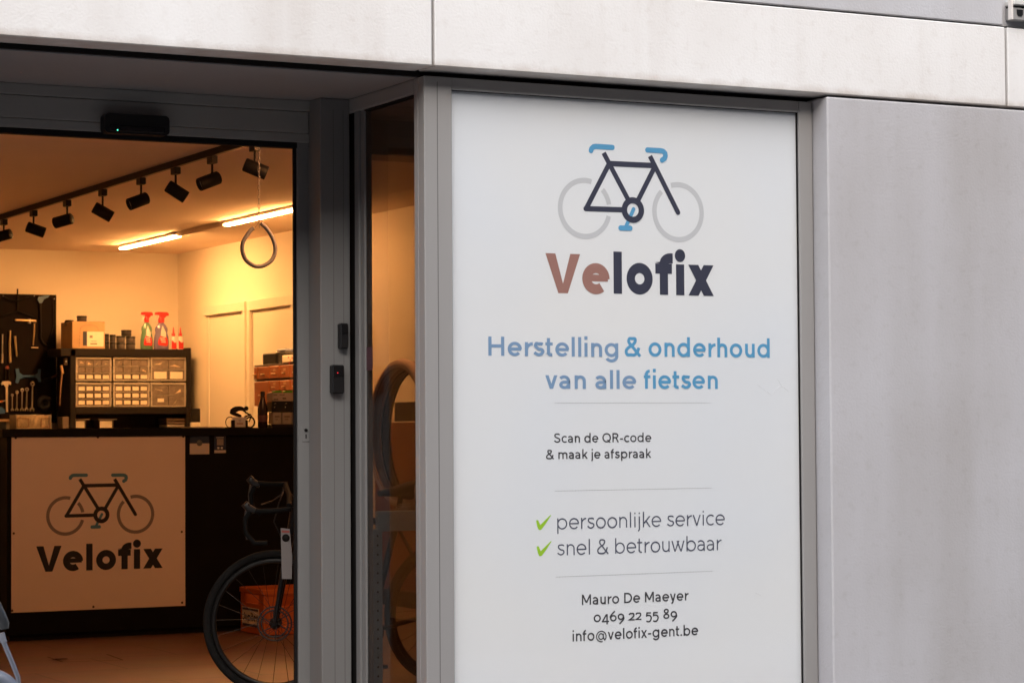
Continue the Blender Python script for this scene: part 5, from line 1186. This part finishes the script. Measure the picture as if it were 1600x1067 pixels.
mb = MB(); xe = atY(600, 813, YR).x; mb.box(atY(590.5, 813, YR).x, P.x+.75, YR, YR+.03, atY(615, 829.5, YR).z, atY(615, 798, YR).z, .003); obj('beam', mb, M['rackpaint'], t_)
mb = MB(); xa, xb = atY(583, 900, YR).x, atY(598, 900, YR).x; zt_r = atY(590, 826, YR).z; mb.box(xa, xb, YR+.001, YR+.028, ZFL, zt_r, .002); obj('post', mb, M['rackpaint'], t_)
mb = MB()
for k in range(22):
    z = zt_r-.03-k*.04
    if z > ZFL+.02: mb.lathe([(.005, 0), (.0045, .0006), (0, .0006)], ((xa+xb)/2, YR+.001, z), 8, (0, -1, 0))
obj('post_holes', mb, M['seal'], t_)
mb = MB(); xq = P.x+.75; mb.box(xq-.04, xq, YR+.001, YR+.028, ZFL, zt_r, .002); obj('post', mb, M['rackpaint'], t_)
c = atD(640, 792, RD+.1); t_ = thing('freewheel', 'small dark sprocket lying on the blue rack beam', 'sprocket', (c.x, c.y, c.z))
mb = MB()
for k, r_ in enumerate((.055, .048, .04, .032)): mb.lathe([(r_, k*.008), (r_, k*.008+.003), (.012, k*.008+.003)], (c.x, YR+.06, atY(615, 798, YR).z+.001+.0), 24)
obj('sprocket', mb, M['steel'], t_)
y0_ = atX(597, 800, XR).y; y1_ = atX(680, 800, XR).y; zb3 = atX(620, 660, XR).z
mb = MB(); mb.box(XR-.05, XR-.002, y1_, y0_, ZFL+.10, zb3, .003); t_ = thing('added_dim_panel', 'added reddish brown panel standing for the dim lower wall behind the side window', 'wall panel', (XR, (y0_+y1_)/2, ZFL)); obj('panel', mb, mat('dim_wall_brown', (.16, .05, .028), .5, var=.15, vscale=4), t_)  # dark panel added where the lower wall is only dimly lit
mb = MB(); mb.box(XR-.055, XR-.002, y1_, y0_, ZFL, ZFL+.0995, .002); obj('skirting', mb, M['black'], t_)
BX = XR-.30
a = atX(616, 629, BX); b = atX(680, 658, BX); mb = MB(); mb.box(BX, XR-.06, b.y, a.y, atX(630, 658, BX).z, atX(630, 628, BX).z, .004)
t_ = thing('black_wall_shelf', 'black box shelf on the wall, seen through the hanging tyres', 'shelf', (BX, (a.y+b.y)/2, atX(630, 658, BX).z)); obj('box', mb, M['black'], t_)

# ------------------------------------------------------------------ floor hatch
t_ = thing('floor_hatch', 'thin dark outline of a hatch with a small grip in the shop floor', 'hatch', atZ(130, 1030, ZFL))
P = [atZ(x, y, ZFL+.001) for x, y in ((74, 1025.5), (98, 1033.5), (192, 1030.5), (167, 1021.5))]
mb = MB()
for i in range(4):
    a, b = P[i], P[(i+1) % 4]; d = (b-a).normalized(); n_ = Vector((-d.y, d.x, 0))*.004
    if i < 3: mb.add([a-n_, a+n_, b+n_, b-n_], [(0, 1, 2, 3)])
obj('outline', mb, mat('hatch_gap', (.03, .015, .01), .8), t_)
c = atZ(94, 1029, ZFL+.002); mb = MB(); mb.lathe([(.03, 0), (.028, .002), (0, .0025)], c, 14, sx=1.3, sy=.7); obj('grip', mb, M['blackm'], t_)

# ------------------------------------------------------------------ bar of a bicycle parked in front, lower left corner
HD = 6.2
t_ = thing('parked_bike_bar', 'black lever and silver bar end of a bicycle parked outside, at the lower left corner', 'handlebar', atD(8, 1090, HD))
mb = MB(); mb.tube([atD(-16, 925, HD), atD(-7, 945, HD), atD(1, 963, HD), atD(6, 975, HD), atD(7.5, 982, HD)], [.011, .0145, .0155, .0145, .010], 16); obj('grip', mb, mat('grey_black_grip', (.035, .037, .04), .3, coat=.3), t_)
mb = MB(); mb.tube([atD(2, 988, HD), atD(6, 1003, HD)], .0082, 12); obj('collar', mb, mat('grey_collar', (.30, .31, .36), .35, .4), t_)
mb = MB(); mb.tube([atD(5, 1001, HD), atD(12, 1018, HD), atD(22, 1042, HD), atD(28, 1058, HD), atD(30, 1075, HD), atD(30, 1110, HD)], .0062, 12); obj('bar', mb, mat('silver_bar', (.34, .36, .42), .28, .7), t_)
mb = MB()
P = spline([(-12., 1043.), (4., 1049.), (16., 1058.), (28., 1074.), (34., 1095.)], 5)
mb.tube([atD(x, y+10, HD+.03) for x, y in P], .017, 12); obj('cowl', mb, mat('blue_grey_cowl', (.16, .18, .23), .4), t_)
